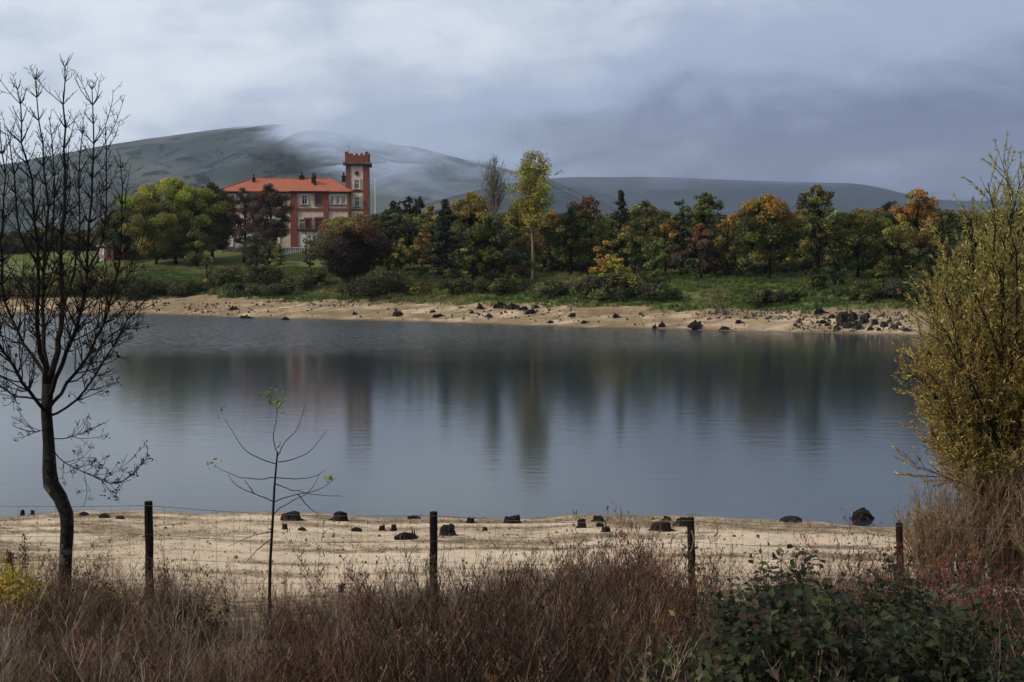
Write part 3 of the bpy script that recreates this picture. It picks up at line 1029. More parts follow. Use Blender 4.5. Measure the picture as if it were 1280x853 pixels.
    far_tree(667, 30, 186, 62, 'tallest poplar of the wood with sparse yellow-green leaves and pale trunk', dict(lime=4, yellow=1.2, olive=2), name='tall_poplar', shape='spread', foot=0.42, density=0.27, leaf=0.24, bark='pale_bark', sub=1.7, trunk_r=0.24)
    far_tree(648, 44, 252, 60, 'golden olive tree behind the trunk of the tallest poplar', dict(olive=4, gold=2, green=2), top=dict(gold=3, olive=2), foot=0.15)
    far_tree(688, 40, 262, 54, 'rusty olive tree right of the tallest poplar', dict(olive=3, rust=2, greybrown=1), top=dict(orange=2, gold=2, olive=2), foot=0.15)
    far_tree(640, 24, 306, 50, 'dark low tree left of the tallest poplar trunk', dict(dark=4, green=1, maroon=1), foot=0.05)
    # --- middle of the wood
    far_tree(713, 36, 258, 58, 'mid-green round tree beside the russet tree', G, foot=0.2)
    far_tree(736, 40, 242, 56, 'russet topped autumn tree left of the dark fir', dict(olive=3, green=2, rust=1), top=dict(rust=4, orange=2, maroon=1), foot=0.2, density=0.9)
    far_tree(775, 42, 234, 42, 'dark fir with ragged top rising above the wood', dict(pine=5, dark=2), name='fir_tree', shape='cone', foot=0.1, density=1.4, sub=1.6, leaf=0.36)
    far_tree(757, 24, 300, 40, 'orange small tree behind the bright yellow shrub', dict(gold=3, orange=2, olive=1), foot=0.06, leaf=0.28)
    far_tree(770, 20, 316, 36, 'bright yellow-green shrub at the edge of the wood', dict(lime=4, yellow=2, olive=1), name='yellow_shrub', cat='shrub', shape='bush', foot=0.02, leaf=0.26)
    far_tree(792, 34, 274, 56, 'olive tree right of the dark fir', A, foot=0.2)
    far_tree(818, 28, 300, 32, 'fresh light green young tree between dark trunks', dict(fresh=4, green=2), foot=0.1, leaf=0.26)
    far_tree(806, 52, 250, 54, 'dark green tree behind the olive tree', G, foot=0.25)
    far_tree(832, 40, 276, 40, 'orange topped slim tree left of the dark cypress', dict(olive=3, green=2), top=dict(orange=3, gold=2), foot=0.2)
    far_tree(852, 38, 262, 22, 'dark columnar cypress among orange trees', dict(pine=5, dark=2), name='cypress_tree', shape='column', foot=0.05, density=1.5)
    far_tree(850, 56, 247, 36, 'dark green tree behind the cypress', dict(dark=4, green=3), foot=0.3)
    far_tree(880, 54, 239, 46, 'green tufted tree standing above the orange trees', dict(green=4, olive=1), foot=0.4, density=1.1)
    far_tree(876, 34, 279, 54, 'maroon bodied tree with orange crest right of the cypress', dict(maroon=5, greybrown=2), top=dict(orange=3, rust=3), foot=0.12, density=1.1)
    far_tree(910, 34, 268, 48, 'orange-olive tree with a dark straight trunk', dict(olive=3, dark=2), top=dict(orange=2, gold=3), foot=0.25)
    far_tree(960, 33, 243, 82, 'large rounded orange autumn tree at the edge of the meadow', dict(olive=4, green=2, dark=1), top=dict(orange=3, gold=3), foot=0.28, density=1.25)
    # --- right
    far_tree(1019, 30, 228, 54, 'tallest dark green and rust tree of the right wood with thick trunk', dict(dark=3, olive=3, green=2), top=dict(dark=3, rust=1, olive=2), foot=0.3, density=1.15, trunk_r=0.45)
    far_tree(1000, 48, 258, 46, 'olive gold tree left of the thick trunked tree', dict(olive=4, gold=2), foot=0.2)
    far_tree(1043, 27, 318, 26, 'small round dark bush on the meadow under the wood', dict(pine=3, dark=3), name='round_bush', cat='bush', shape='bush', foot=0.05)
    far_tree(1045, 44, 262, 40, 'yellow flecked tree right of the thick trunked tree', dict(olive=4, lime=1, gold=1), foot=0.2)
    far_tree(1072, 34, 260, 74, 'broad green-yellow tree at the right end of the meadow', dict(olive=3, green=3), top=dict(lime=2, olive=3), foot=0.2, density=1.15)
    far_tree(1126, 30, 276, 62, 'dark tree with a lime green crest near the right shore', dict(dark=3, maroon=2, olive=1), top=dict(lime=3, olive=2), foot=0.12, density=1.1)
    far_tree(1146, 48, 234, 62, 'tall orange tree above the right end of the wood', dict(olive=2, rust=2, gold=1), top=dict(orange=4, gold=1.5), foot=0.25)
    far_tree(1112, 58, 250, 54, 'deep green tree behind the tall orange tree', dict(dark=4, green=2, rust=0.5), foot=0.25)
    far_tree(1102, 20, 330, 26, 'small light green cone-shaped young poplar on the right bank', dict(green=3, olive=3), name='young_poplar', shape='cone', foot=0.05, leaf=0.26)
    far_tree(1182, 40, 262, 56, 'dark olive tree beyond the lime crested tree', dict(dark=3, olive=3), foot=0.15)
    far_tree(1215, 30, 268, 70, 'dark green tree on the far bank behind the big willow', dict(dark=3, green=3), foot=0.1)
    far_tree(1160, 22, 308, 46, 'low dark green tree above the rubble shore', dict(dark=3, green=2), foot=0.05)
    far_tree(1270, 34, 262, 80, 'broad green tree on the far bank at the wood edge', dict(dark=3, green=3), foot=0.1)
    # --- back row that closes the wood
    back = [(470, 268), (520, 268), (560, 266), (610, 262), (650, 268), (690, 270), (730, 266), (765, 268), (800, 262), (830, 264), (865, 266),
            (900, 270), (930, 272), (975, 266), (1015, 262), (1050, 268), (1085, 264), (1120, 262), (1165, 262), (1205, 264), (1250, 262)]
    for k, (px, py) in enumerate(back):
        far_tree(px, 60 + (k * 7) % 20, py, 84, 'plain dark tree in the back row of the wood', dict(dark=2.2, green=3, maroon=0.5, olive=2.2, gold=0.5),
                 foot=0.0, group='dark trees closing the back of the wood', leaf=0.42, density=0.85)
    lft = [(20, 290), (62, 284), (100, 288), (-30, 286)]
    for k, (px, py) in enumerate(lft):
        far_tree(px, 78 + k * 5, py, 60, 'dark hedge tree beyond the left meadow', dict(dark=4, olive=2), foot=0.05,
                 group='dark hedge trees behind the bare ash', leaf=0.4, density=0.8)
    for k in range(26):
        far_tree(560 + k * 26 + (k * 37) % 17, 38 + (k * 13) % 24, 318 + (k * 11) % 14, 40 + (k * 7) % 22, 'dark undergrowth bush between the trunks of the wood',
                 dict(dark=4, maroon=1.2, green=1.5, olive=0.6), name='undergrowth_bush', cat='bush', shape='bush', foot=0.02, leaf=0.34, density=0.8,
                 group='undergrowth between the trunks', part='foliage', seed=800 + k)
    # --- bushes along the bank
    B = [(285, 22, 338, 30, 'round dark green bush on the left meadow slope'), (330, 24, 336, 36, 'dark bush below the maroon trees'),
         (391, 21, 340, 34, 'round dark bush at the edge of the left grass'), (487, 19, 344, 62, 'wide dark bush above the sandy shore before the spruce'),
         (455, 18, 352, 34, 'low grey-green bush under the broad maroon tree'), (575, 18.5, 352, 40, 'dark low bush below the bright yellow tree'),
         (628, 20, 352, 36, 'dark green low bush left of the pale poplar trunk'), (693, 18.5, 354, 28, 'small dark bush right of the pale poplar trunk'),
         (750, 18, 350, 46, 'dark bush at the left end of the long hedge'), (785, 18, 346, 56, 'tall dark bush in the middle of the long hedge'),
         (818, 18, 352, 44, 'dark bush at the right end of the long hedge'), (955, 16.5, 366, 46, 'dark overhanging bush at the foot of the meadow'),
         (990, 17.5, 366, 24, 'little brown bush beside the overhanging bush'), (1020, 24, 338, 18, 'narrow ivy covered dark stump before the thick trunked tree'),
         (1075, 18, 356, 40, 'dark bush on the right bank below the green-yellow tree'), (1135, 18, 352, 46, 'dark bush above the orange earth bank'),
         (120, 17, 350, 60, 'dark hedge bush on the left bank behind the bare ash'), (180, 16.5, 352, 60, 'dark hedge bush next along the left bank'),
         (225, 17, 354, 46, 'dark hedge bush at the end of the left bank hedge'), (305, 16.5, 358, 40, 'low dark bush on the lip of the left bank'),
         (350, 16.5, 360, 34, 'low brownish bush on the lip of the left bank'), (60, 17, 352, 60, 'dark hedge bush behind the bare ash trunk'),
         (10, 17, 350, 60, 'dark hedge bush at the far left bank')]
    for k, (px, t, py, w, lab) in enumerate(B):
        far_tree(px, t, py - 3, w * 1.6, lab, dict(dark=4, green=2, greybrown=0.8, olive=0.6) if k % 3 else dict(dark=4, olive=1.5, greybrown=1),
                 name='bank_bush', cat='bush', shape='bush', foot=0.02, leaf=0.26, density=1.0, part='foliage', seed=500 + k)


plant_wood()

# ---------------------------------------------------------------- wire fence on the near bank
def build_fence():
    root = thing('wire_fence', 'sheep wire fence on dark wooden posts along the near bank', 'fence', (0, 0, 0))
    tops = [(-210, 616, 12.9), (186, 627, 13.2), (542, 640, 13.6), (863, 647, 13.9), (1124, 654, 15.0), (1390, 652, 15.6)]
    lean = [0.0, 0.004, 0.0, -0.012, -0.012, 0.0]
    heads = []
    for k, (px, py, Y) in enumerate(tops):
        p = at(px, py, Y)
        g = gz(p.x, Y)
        rng = np.random.default_rng(40 + k)
        m = MB()
        n = 9
        pts = [Vector((p.x - lean[k] * (1 - q) * 4 + rng.normal() * 0.003, Y, g - 0.3 + (p.z - g + 0.3) * q)) for q in np.linspace(0, 1, n)]
        m.tube(pts, [0.045 * (1 + rng.normal() * 0.03) for _ in pts], 8)
        m.build('post', MATS['post_wood'], root, False)
        heads.append((pts, p.z - g))
    rows = [0.03, 0.3, 0.52, 0.72, 0.9]
    for (pa, ha), (pb, hb) in zip(heads[:-1], heads[1:]):
        def pos(q, d):
            a, b = pa[-1] - Vector((0, 0, d * ha)), pb[-1] - Vector((0, 0, d * hb))
            v = a.lerp(b, q)
            return v + Vector((0, -0.05, -0.05 * math.sin(q * math.pi)))
        for d in rows:
            MB().tube([pos(q, d) for q in np.linspace(0, 1, 9)], 0.0028 if d < 0.1 else 0.002, 4, False).build('wire', MATS['wire'], root)
        n = 17
        for i in range(1, n):
            q = i / n
            MB().tube([pos(q, rows[0]), pos(q, rows[2]) + Vector((random.gauss(0, 0.008), 0, 0)), pos(q, rows[-1])], 0.0016, 3, False).build('stay_wire', MATS['wire'], root)
    return root


def post_material():
    m, nt, b = principled('post_wood', 0.9, 0.2)
    v = obj_coord(nt)
    mp = nt.nodes.new('ShaderNodeMapping')
    mp.inputs['Scale'].default_value = (30, 30, 3)
    nt.links.new(v, mp.inputs[0])
    n = noise(nt, mp.outputs[0], 1.0, 5, 0.6)
    n2 = noise(nt, v, 6.0, 3)
    c = mixc(nt, smooth(nt, n, 0.35, 0.65), (0.006, 0.004, 0.004), (0.018, 0.011, 0.008))
    nt.links.new(mixc(nt, math_node(nt, 'MULTIPLY', smooth(nt, n2, 0.5, 0.7), 0.6), c, (0.03, 0.011, 0.007)), b.inputs['Base Color'])
    bump(nt, b, n, 0.6, 0.006)


def trunk_material():
    m, nt, b = principled('lichen_bark', 0.95, 0.15)
    v = obj_coord(nt)
    n = noise(nt, v, 22.0, 6, 0.65)
    n2 = noise(nt, v, 9.0, 4, 0.6)
    c = mixc(nt, smooth(nt, n, 0.35, 0.65), (0.009, 0.007, 0.006), (0.026, 0.021, 0.018))
    sep = nt.nodes.new('ShaderNodeSeparateXYZ')
    nt.links.new(v, sep.inputs[0])
    k = math_node(nt, 'MULTIPLY', smooth(nt, n2, 0.52, 0.62), smooth(nt, sep.outputs[2], 0.9, 2.2, 0.75, 0.0))
    nt.links.new(mixc(nt, k, c, (0.11, 0.108, 0.092)), b.inputs['Base Color'])
    bump(nt, b, n, 0.9, 0.02)


post_material()
trunk_material()
build_fence()


# ---------------------------------------------------------------- bare ash tree on the left
class Twigs:
    """branch polylines gathered as square tubes, with shoot tips recorded"""

    def __init__(self, rng):
        self.m, self.rng, self.tips = MB(), rng, []

    def path(self, pts, r0, r1, sides=5):
        n = len(pts)
        self.m.tube(pts, [r0 + (r1 - r0) * i / (n - 1) for i in range(n)], sides, False)

    def shoot(self, a, d, length, r, depth, up=0.55, wob=0.10):
        rng = self.rng
        n = max(3, int(length / 0.09))
        n = min(n, 9)
        pts = [Vector(a)]
        d = Vector(d).normalized()
        for _ in range(n):
            d = (d + Vector(rng.normal(size=3) * wob) + Vector((0, 0, up * 0.22))).normalized()
            pts.append(pts[-1] + d * (length / n))
        self.path(pts, r, max(r * 0.4, 0.0022), 4 if depth < 2 else 3)
        self.tips.append(pts[-1])
        if depth >= 3 or length < 0.09:
            return
        k = max(1, int(length / (0.12 if depth else 0.14)))
        for j in range(k):
            q = 0.22 + 0.75 * (j + rng.random()) / k
            i = min(int(q * n), n - 1)
            p = pts[i].lerp(pts[i + 1], q * n - i)
            t = (pts[i + 1] - pts[i]).normalized()
            side = t.cross(Vector(rng.normal(size=3))).normalized()
            nd = (t * 0.65 + side * 0.85).normalized()
            for sgn in ((1, -1) if rng.random() < 0.35 else (1,)):
                dd = (t * 0.65 + side * 0.85 * sgn).normalized()
                ll = length * rng.uniform(0.22, 0.5) * (1 - 0.45 * q)
                self.shoot(p, dd, max(ll, 0.05), max(r * 0.6 * (1 - 0.4 * q), 0.0025), depth + 1, up, wob)


def build_ash():
    rng = np.random.default_rng(11)
    Y0 = 12.7
    b = at(80, 745, Y0)
    b.z = gz(b.x, Y0)
    root = thing('bare_ash_tree', 'leafless multi-stemmed young ash with crooked lichen-spotted trunk by the fence', 'tree', (b.x, b.y, b.z))

    def P(px, py, dy=0.0):
        return at(px, py, Y0 + dy) - b
    tr = MB()
    tp = [(80, 775, 0), (80, 745, 0), (82, 700, 0), (84, 660, 0), (83, 642, 0), (75, 622, 0.02), (64, 606, 0.03), (62, 590, 0.03), (61, 555, 0.03), (58, 515, 0), (60, 480, 0)]
    tr.tube([P(*p) for p in tp], [0.09, 0.07, 0.066, 0.068, 0.07, 0.075, 0.084, 0.074, 0.06, 0.056, 0.06], 10)
    tr.build('trunk', MATS['lichen_bark'], root, True)
    T = Twigs(rng)
    main = [
        ([(60, 482, 0), (72, 440, 0.05), (77, 390, 0.1), (79, 320, 0.05), (80, 240, 0), (81, 160, 0), (81, 84, 0)], 0.05),
        ([(59, 490, 0), (50, 440, -0.1), (45, 395, -0.2), (48, 330, -0.25), (40, 250, -0.3), (30, 180, -0.3), (22, 112, -0.3)], 0.04),
        ([(60, 478, 0), (56, 410, 0.25), (54, 340, 0.4), (60, 260, 0.45), (52, 180, 0.5), (44, 100, 0.5)], 0.034),
        ([(60, 500, 0), (78, 455, -0.2), (97, 410, -0.35), (108, 340, -0.4), (113, 250, -0.45), (116, 180, -0.45), (115, 112, -0.4)], 0.034),
        ([(61, 510, 0), (84, 478, 0.2), (112, 440, 0.4), (137, 385, 0.5), (150, 320, 0.5), (152, 255, 0.5), (150, 195, 0.5)], 0.028),
        ([(58, 515, 0), (36, 490, -0.3), (14, 455, -0.5), (-10, 410, -0.6), (-18, 330, -0.6), (-22, 240, -0.6)], 0.028),
        ([(62, 520, 0), (95, 500, -0.3), (130, 452, -0.5), (160, 400, -0.6), (186, 370, -0.6)], 0.02),
        ([(58, 470, 0), (30, 430, 0.3), (8, 380, 0.5), (2, 300, 0.5), (6, 220, 0.5), (-4, 150, 0.5)], 0.028),
        ([(64, 560, 0), (80, 578, -0.15), (105, 590, -0.3), (138, 604, -0.4), (160, 598, -0.45), (184, 572, -0.5)], 0.009),
        ([(63, 548, 0), (82, 548, 0.1), (105, 540, 0.2), (128, 530, 0.3)], 0.008),
        ([(62, 535, 0), (44, 540, -0.1), (25, 536, -0.2)], 0.006),
        ([(77, 390, 0.1), (92, 340, 0.3), (100, 280, 0.4), (98, 215, 0.4), (104, 150, 0.4)], 0.02),
        ([(108, 340, -0.4), (128, 300, -0.5), (133, 240, -0.5), (132, 170, -0.5)], 0.016),
        ([(48, 330, -0.25), (24, 290, -0.4), (18, 220, -0.4), (10, 170, -0.4)], 0.018),
        ([(54, 340, 0.4), (66, 290, 0.6), (68, 220, 0.7), (62, 150, 0.7)], 0.017),
        ([(84, 478, 0.2), (104, 470, 0.3), (128, 430, 0.4), (150, 412, 0.4), (176, 405, 0.4)], 0.012),
        ([(59, 500, 0), (20, 495, 0.3), (-15, 470, 0.5), (-40, 420, 0.5)], 0.018),
    ]
    for pts, r in main:
        v = [P(*p) for p in pts]
        # smooth the traced limb
        w = []
        for i in range(len(v) - 1):
            for q in (0, 0.33, 0.66):
                p0, p1, p2, p3 = v[max(i - 1, 0)], v[i], v[i + 1], v[min(i + 2, len(v) - 1)]
                w.append(0.5 * ((2 * p1) + (p2 - p0) * q + (2 * p0 - 5 * p1 + 4 * p2 - p3) * q * q + (3 * p1 - p0 - 3 * p2 + p3) * q ** 3))
        w.append(v[-1])
        w = [p + Vector(rng.normal(size=3) * min(0.012, r * 0.3)) if 0 < i < len(w) - 1 else p for i, p in enumerate(w)]
        T.path(w, r * 0.75, 0.0045, 7 if r > 0.015 else 5)
        L = sum((w[i + 1] - w[i]).length for i in range(len(w) - 1))
        step, acc, sgn = 0.05, 0.0, 1
        for i in range(len(w) - 1):
            seg = w[i + 1] - w[i]
            acc += seg.length
            while acc > step:
                acc -= step
                q = i / (len(w) - 1)
                if q < 0.12:
                    continue
                side = seg.normalized().cross(Vector(rng.normal(size=3))).normalized()
                for s in (1, -1):
                    if rng.random() < 0.25:
                        continue
                    d = seg.normalized() * 0.75 + side * 0.75 * s
                    ll = rng.uniform(0.08, 0.46) * (1.15 - 0.95 * q) * (1.5 if r > 0.02 else 1.0)
                    if rng.random() < 0.16:
                        ll *= 2.2
                    T.shoot(w[i + 1], d, ll, max(0.0035, min(r * 0.32, 0.0085) * (1 - 0.5 * q)), 1, 0.7)
    T.m.build('branches', MATS['bark'], root, False)
    # withered seed bunches still hanging on the lower twigs
    tips = np.array([tuple(t) for t in T.tips])
    low = tips[(tips[:, 2] < at(80, 330, Y0).z - b.z) & (rng.random(len(tips)) < 0.3)]
    c = np.repeat(low, 7, 0) + rng.normal(size=(len(low) * 7, 3)) * 0.016 - np.array([0, 0, 0.012])
    v, f = leaf_quads(c, rng.uniform(0.016, 0.04, len(c)), None, 1, 0.5, rng)
    col = np.repeat(np.array([[0.022, 0.015, 0.011]]) * rng.uniform(0.6, 1.8, (len(c), 1)), 4, 0)
    o = link('seed_bunches', mesh_np('seed_bunches', v, f, col, False, MATS['leaf']), root)
    o['kind'] = 'stuff'


build_ash()


def build_sapling():
    rng = np.random.default_rng(5)
    Y0 = 12.9
    b = at(338, 752, Y0)
    b.z = gz(b.x, Y0)
    root = thing('bare_sapling', 'thin bare sapling with a tuft of green leaves at its tip on the beach side', 'sapling', (b.x, b.y, b.z))

    def P(px, py, dy=0.0):
        return at(px, py, Y0 + dy) - b
    m = MB()
    m.tube([P(337, 790), P(337, 745), P(338, 700), P(341, 650), P(343, 610), P(346, 575), P(347, 565)], [0.021, 0.018, 0.016, 0.014, 0.012, 0.009, 0.008], 7)
    m.build('trunk', MATS['bark'], root, True)
    br = [[(347, 568, 0), (342, 550, 0), (346, 520, 0), (347, 500, 0)], [(347, 572, 0), (355, 555, 0.1), (372, 535, 0.2), (382, 505, 0.2)],
          [(346, 580, 0), (318, 570, -0.2), (300, 555, -0.3), (281, 524, -0.4)], [(347, 578, 0), (370, 573, 0.2), (390, 562, 0.3), (408, 538, 0.3)],
          [(344, 597, 0), (315, 599, 0.2), (290, 594, 0.3), (268, 583, 0.4)], [(345, 597, 0), (370, 599, -0.2), (392, 596, -0.3), (405, 588, -0.3)],
          [(342, 627, 0), (318, 617, -0.3), (295, 607, -0.4), (285, 592, -0.4)], [(343, 627, 0), (372, 618, 0.2), (400, 612, 0.3), (420, 597, 0.4)],
          [(342, 643, 0), (362, 628, -0.2), (386, 615, -0.3), (400, 592, -0.3)], [(345, 605, 0), (358, 610, 0.1), (390, 618, 0.3), (430, 621, 0.4)],
          [(340, 672, 0), (320, 690, -0.2), (305, 705, -0.3)], [(341, 664, 0), (310, 672, 0.2), (285, 684, 0.3)],
          [(372, 618, 0.2), (386, 634, 0.2), (398, 644, 0.2)], [(347, 560, 0), (350, 556, 0), (351, 552, 0)], [(318, 617, -0.3), (310, 606, -0.3), (306, 600, -0.3)]]
    for p in br:
        v = [P(*q) for q in p]
        w = []
        for i in range(len(v) - 1):
            for q in (0, 0.25, 0.5, 0.75):
                p0, p1, p2, p3 = v[max(i - 1, 0)], v[i], v[i + 1], v[min(i + 2, len(v) - 1)]
                w.append(0.5 * ((2 * p1) + (p2 - p0) * q + (2 * p0 - 5 * p1 + 4 * p2 - p3) * q * q + (3 * p1 - p0 - 3 * p2 + p3) * q ** 3))
        w.append(v[-1])
        w = [x + Vector(rng.normal(size=3) * 0.004) for x in w]
        MB().tube(w, [0.006 - 0.0038 * i / (len(w) - 1) for i in range(len(w))], 5).build('branch', MATS['bark'], root, False)
    for px, py, n, s in ((345, 499, 26, 0.075), (265, 581, 7, 0.06), (414, 600, 5, 0.045), (275, 519, 5, 0.05), (347, 515, 5, 0.045)):
        c = np.array(tuple(P(px, py))) + rng.normal(size=(n, 3)) * s * np.array([0.75, 0.75, 0.9])
        v, f = leaf_quads(c, rng.uniform(0.05, 0.085, n), np.array([[0, -0.6, 0.6]]), 0.8, 0.45, rng)
        col = np.repeat(np.array([[0.2, 0.24, 0.03]]) * rng.uniform(0.7, 1.3, (n, 1)), 4, 0)
        lt = link('leaf_tuft', mesh_np('leaf_tuft', v, f, col, False, MATS['leaf']), root)
        lt['kind'] = 'stuff'


build_sapling()


# ---------------------------------------------------------------- the big willow scrub on the right
def frond_shrub(name, label, cat, base, stems, rng, leaf_len, leaf_n, palette, tip_palette=None, twig_step=0.2, twig_len=(0.35, 0.8),
                up=0.5, bark='bark', stem_r=0.03, foliage='foliage', aspect=0.2, tipbias=0.3):
    """stems: list of (foot offset, tip offset). Leaves sit along fine side shoots, lying along them."""
    root = thing(name, label, cat, base)
    m = MB()
    lc, ld, lh = [], [], []
    for foot, tip in stems:
        foot, tip = Vector(foot), Vector(tip)
        L = (tip - foot).length
        mid = foot.lerp(tip, 0.5) + Vector((0, 0, 0.10 * L)) + Vector(rng.normal(size=3) * 0.05 * L)
        n = 10
        pts = [foot * (1 - q) ** 2 + mid * 2 * q * (1 - q) + tip * q * q + Vector(rng.normal(size=3) * 0.008 * L * q) for q in np.linspace(0, 1, n)]
        m.tube(pts, [stem_r * L / 4 * (1 - 0.93 * q) + 0.002 for q in np.linspace(0, 1, n)], 5, False)
        acc = 0.0
        for i in range(n - 1):
            seg = pts[i + 1] - pts[i]
            acc += seg.length
            while acc > twig_step:
                acc -= twig_step
                q = i / (n - 1)
                if q < 0.15:
                    continue
                for _ in range(2):
                    side = seg.normalized().cross(Vector(rng.normal(size=3))).normalized()
                    d = (seg.normalized() * 0.9 + side * 0.75 + Vector((0, 0, up))).normalized()
                    tl = rng.uniform(*twig_len) * (1.1 - 0.5 * q)
                    p0 = pts[i].lerp(pts[i + 1], rng.random())
                    bend = Vector(rng.normal(size=3) * 0.15)
                    p1 = p0 + d * tl * 0.5
                    p2 = p1 + (d + bend + Vector((0, 0, 0.15))).normalized() * tl * 0.5
                    m.tube([p0, p1, p2], [0.005, 0.0035, 0.0018], 3, False)
                    k = max(3, int(leaf_n * tl))
                    s = tipbias + (1 - tipbias) * rng.random(k)
                    a, bq, cq = np.array(p0), np.array(p1), np.array(p2)
                    w = s[:, None]
                    pos = np.where(w < 0.5, a + (bq - a) * w * 2, bq + (cq - bq) * (w - 0.5) * 2)
                    dirv = np.where(w < 0.5, (bq - a), (cq - bq))
                    lc.append(pos)
                    ld.append(dirv / (np.linalg.norm(dirv, axis=1, keepdims=True) + 1e-9))
                    lh.append(np.full(k, p2.z))
    m.build('stems', MATS[bark], root, False)
    c, d, h = np.concatenate(lc), np.concatenate(ld), np.concatenate(lh)
    nn = len(c)
    d = d + rng.normal(size=(nn, 3)) * 0.45
    d /= np.linalg.norm(d, axis=1, keepdims=True)
    u = np.cross(d, rng.normal(size=(nn, 3)))
    u /= np.linalg.norm(u, axis=1, keepdims=True) + 1e-9
    s = (leaf_len * rng.uniform(0.6, 1.3, nn))[:, None]
    v = np.stack([c, c + d * s * 0.45 + u * s * aspect * 0.5, c + d * s, c + d * s * 0.45 - u * s * aspect * 0.5], 1).reshape(-1, 3)
    f = np.arange(4 * nn).reshape(nn, 4)
    col = pick_colors(nn, palette, rng, 0.3)
    if tip_palette:
        k = sstep(0.5, 0.95, h / h.max() + rng.normal(size=nn) * 0.1)[:, None]
        col = col * (1 - k) + pick_colors(nn, tip_palette, rng, 0.25) * k
    link(foliage, mesh_np(foliage, v, f, np.repeat(col, 4, 0), False, MATS['leaf']), root)
    return root


def build_right_scrub():
    rng = np.random.default_rng(21)
    Y0 = 17.0
    b = at(1275, 700, Y0)
    b.z = gz(b.x, Y0)
    tips = [(1250, 205), (1238, 232), (1215, 268), (1272, 225), (1262, 262), (1225, 300), (1290, 215), (1310, 240), (1340, 260),
            (1185, 330), (1170, 345), (1205, 345), (1168, 372), (1190, 385), (1222, 380), (1248, 330), (1275, 310), (1300, 330), (1330, 340),
            (1150, 440), (1145, 455), (1165, 420), (1160, 470), (1180, 450), (1200, 430), (1225, 430), (1250, 400), (1280, 390), (1310, 400),
            (1165, 510), (1185, 500), (1205, 490), (1235, 480), (1190, 535), (1210, 555), (1225, 530), (1260, 470), (1290, 470), (1180, 300), (1350, 420), (1360, 320),
            (1240, 370), (1256, 290), (1228, 340), (1212, 405), (1236, 520), (1262, 540), (1285, 540), (1195, 470), (1270, 420), (1175, 560), (1198, 520)]
    tips = tips + [(px + rng.normal() * 16, py + 14 + abs(rng.normal()) * 22) for px, py in tips] + [(1160, 395), (1152, 425), (1140, 470), (1175, 575), (1165, 540), (1200, 580), (1215, 590), (1230, 570), (1250, 580), (1240, 555), (1190, 560), (1185, 420), (1158, 360)]
    stems = []
    for k, (px, py) in enumerate(tips):
        dy = rng.uniform(-1.5, 1.5)
        t = at(px, py, Y0 + dy) - b
        foot = Vector((rng.normal() * 0.25, rng.normal() * 0.25, -0.05))
        if py > 400:
            foot = foot + Vector((-0.1, 0, rng.uniform(0.3, 1.2)))
        stems.append((foot, t))
    frond_shrub('willow', 'tall feathery willow with yellow olive and rusty leaves at the water edge', 'willow', (b.x, b.y, b.z), stems, rng,
                0.068, 56, dict(amber=1.6, olive=3, tan=2, willow=3, gold=1), dict(willow=4, olive=2, lime=1.5), 0.12, (0.35, 0.95), 0.3, stem_r=0.03, foliage='crown')
    # dry twiggy broom below it
    for px, Y, hpx, wpx, lab in ((1162, 15.5, 628, 80, 'low dry broom thicket spreading towards the beach from the last post'), (1198, 15.9, 580, 150, 'dry grey-brown broom thicket beside the last fence post'), (1262, 16.2, 540, 150, 'taller dry broom thicket under the willow'),
                                 (1320, 15.4, 590, 110, 'dry broom thicket beyond the fence under the willow')):
        p = at(px, 700, Y)
        p.z = gz(p.x, Y)
        top = at(px, hpx, Y).z - p.z
        st = []
        R = wpx / 2 / FPX * Y
        for _ in range(95):
            a, q = rng.random() * 2 * math.pi, rng.random() ** 0.5
            tip = Vector((math.cos(a) * R * q * 1.05, math.sin(a) * R * q, top * math.sqrt(max(0.1, 1 - 0.75 * q * q)) * rng.uniform(0.7, 1.05)))
            st.append((Vector((math.cos(a) * R * q * 0.35, math.sin(a) * R * q * 0.35, 0)), tip))
        frond_shrub('broom_shrub', lab, 'shrub', (p.x, p.y, p.z), st, rng, 0.05, 22, dict(greybrown=2, straw=3, tan=2, gold=0.6), None, 0.12, (0.15, 0.4), 0.6,
                    stem_r=0.012, aspect=0.12, bark='dry_twig')


speckled('brown_cane', (0.03, 0.02, 0.014), (0.075, 0.045, 0.03), 12, 0.9, 0.003)
speckled('dry_twig', (0.13, 0.085, 0.05), (0.3, 0.205, 0.125), 12, 0.9, 0.003)
build_right_scrub()

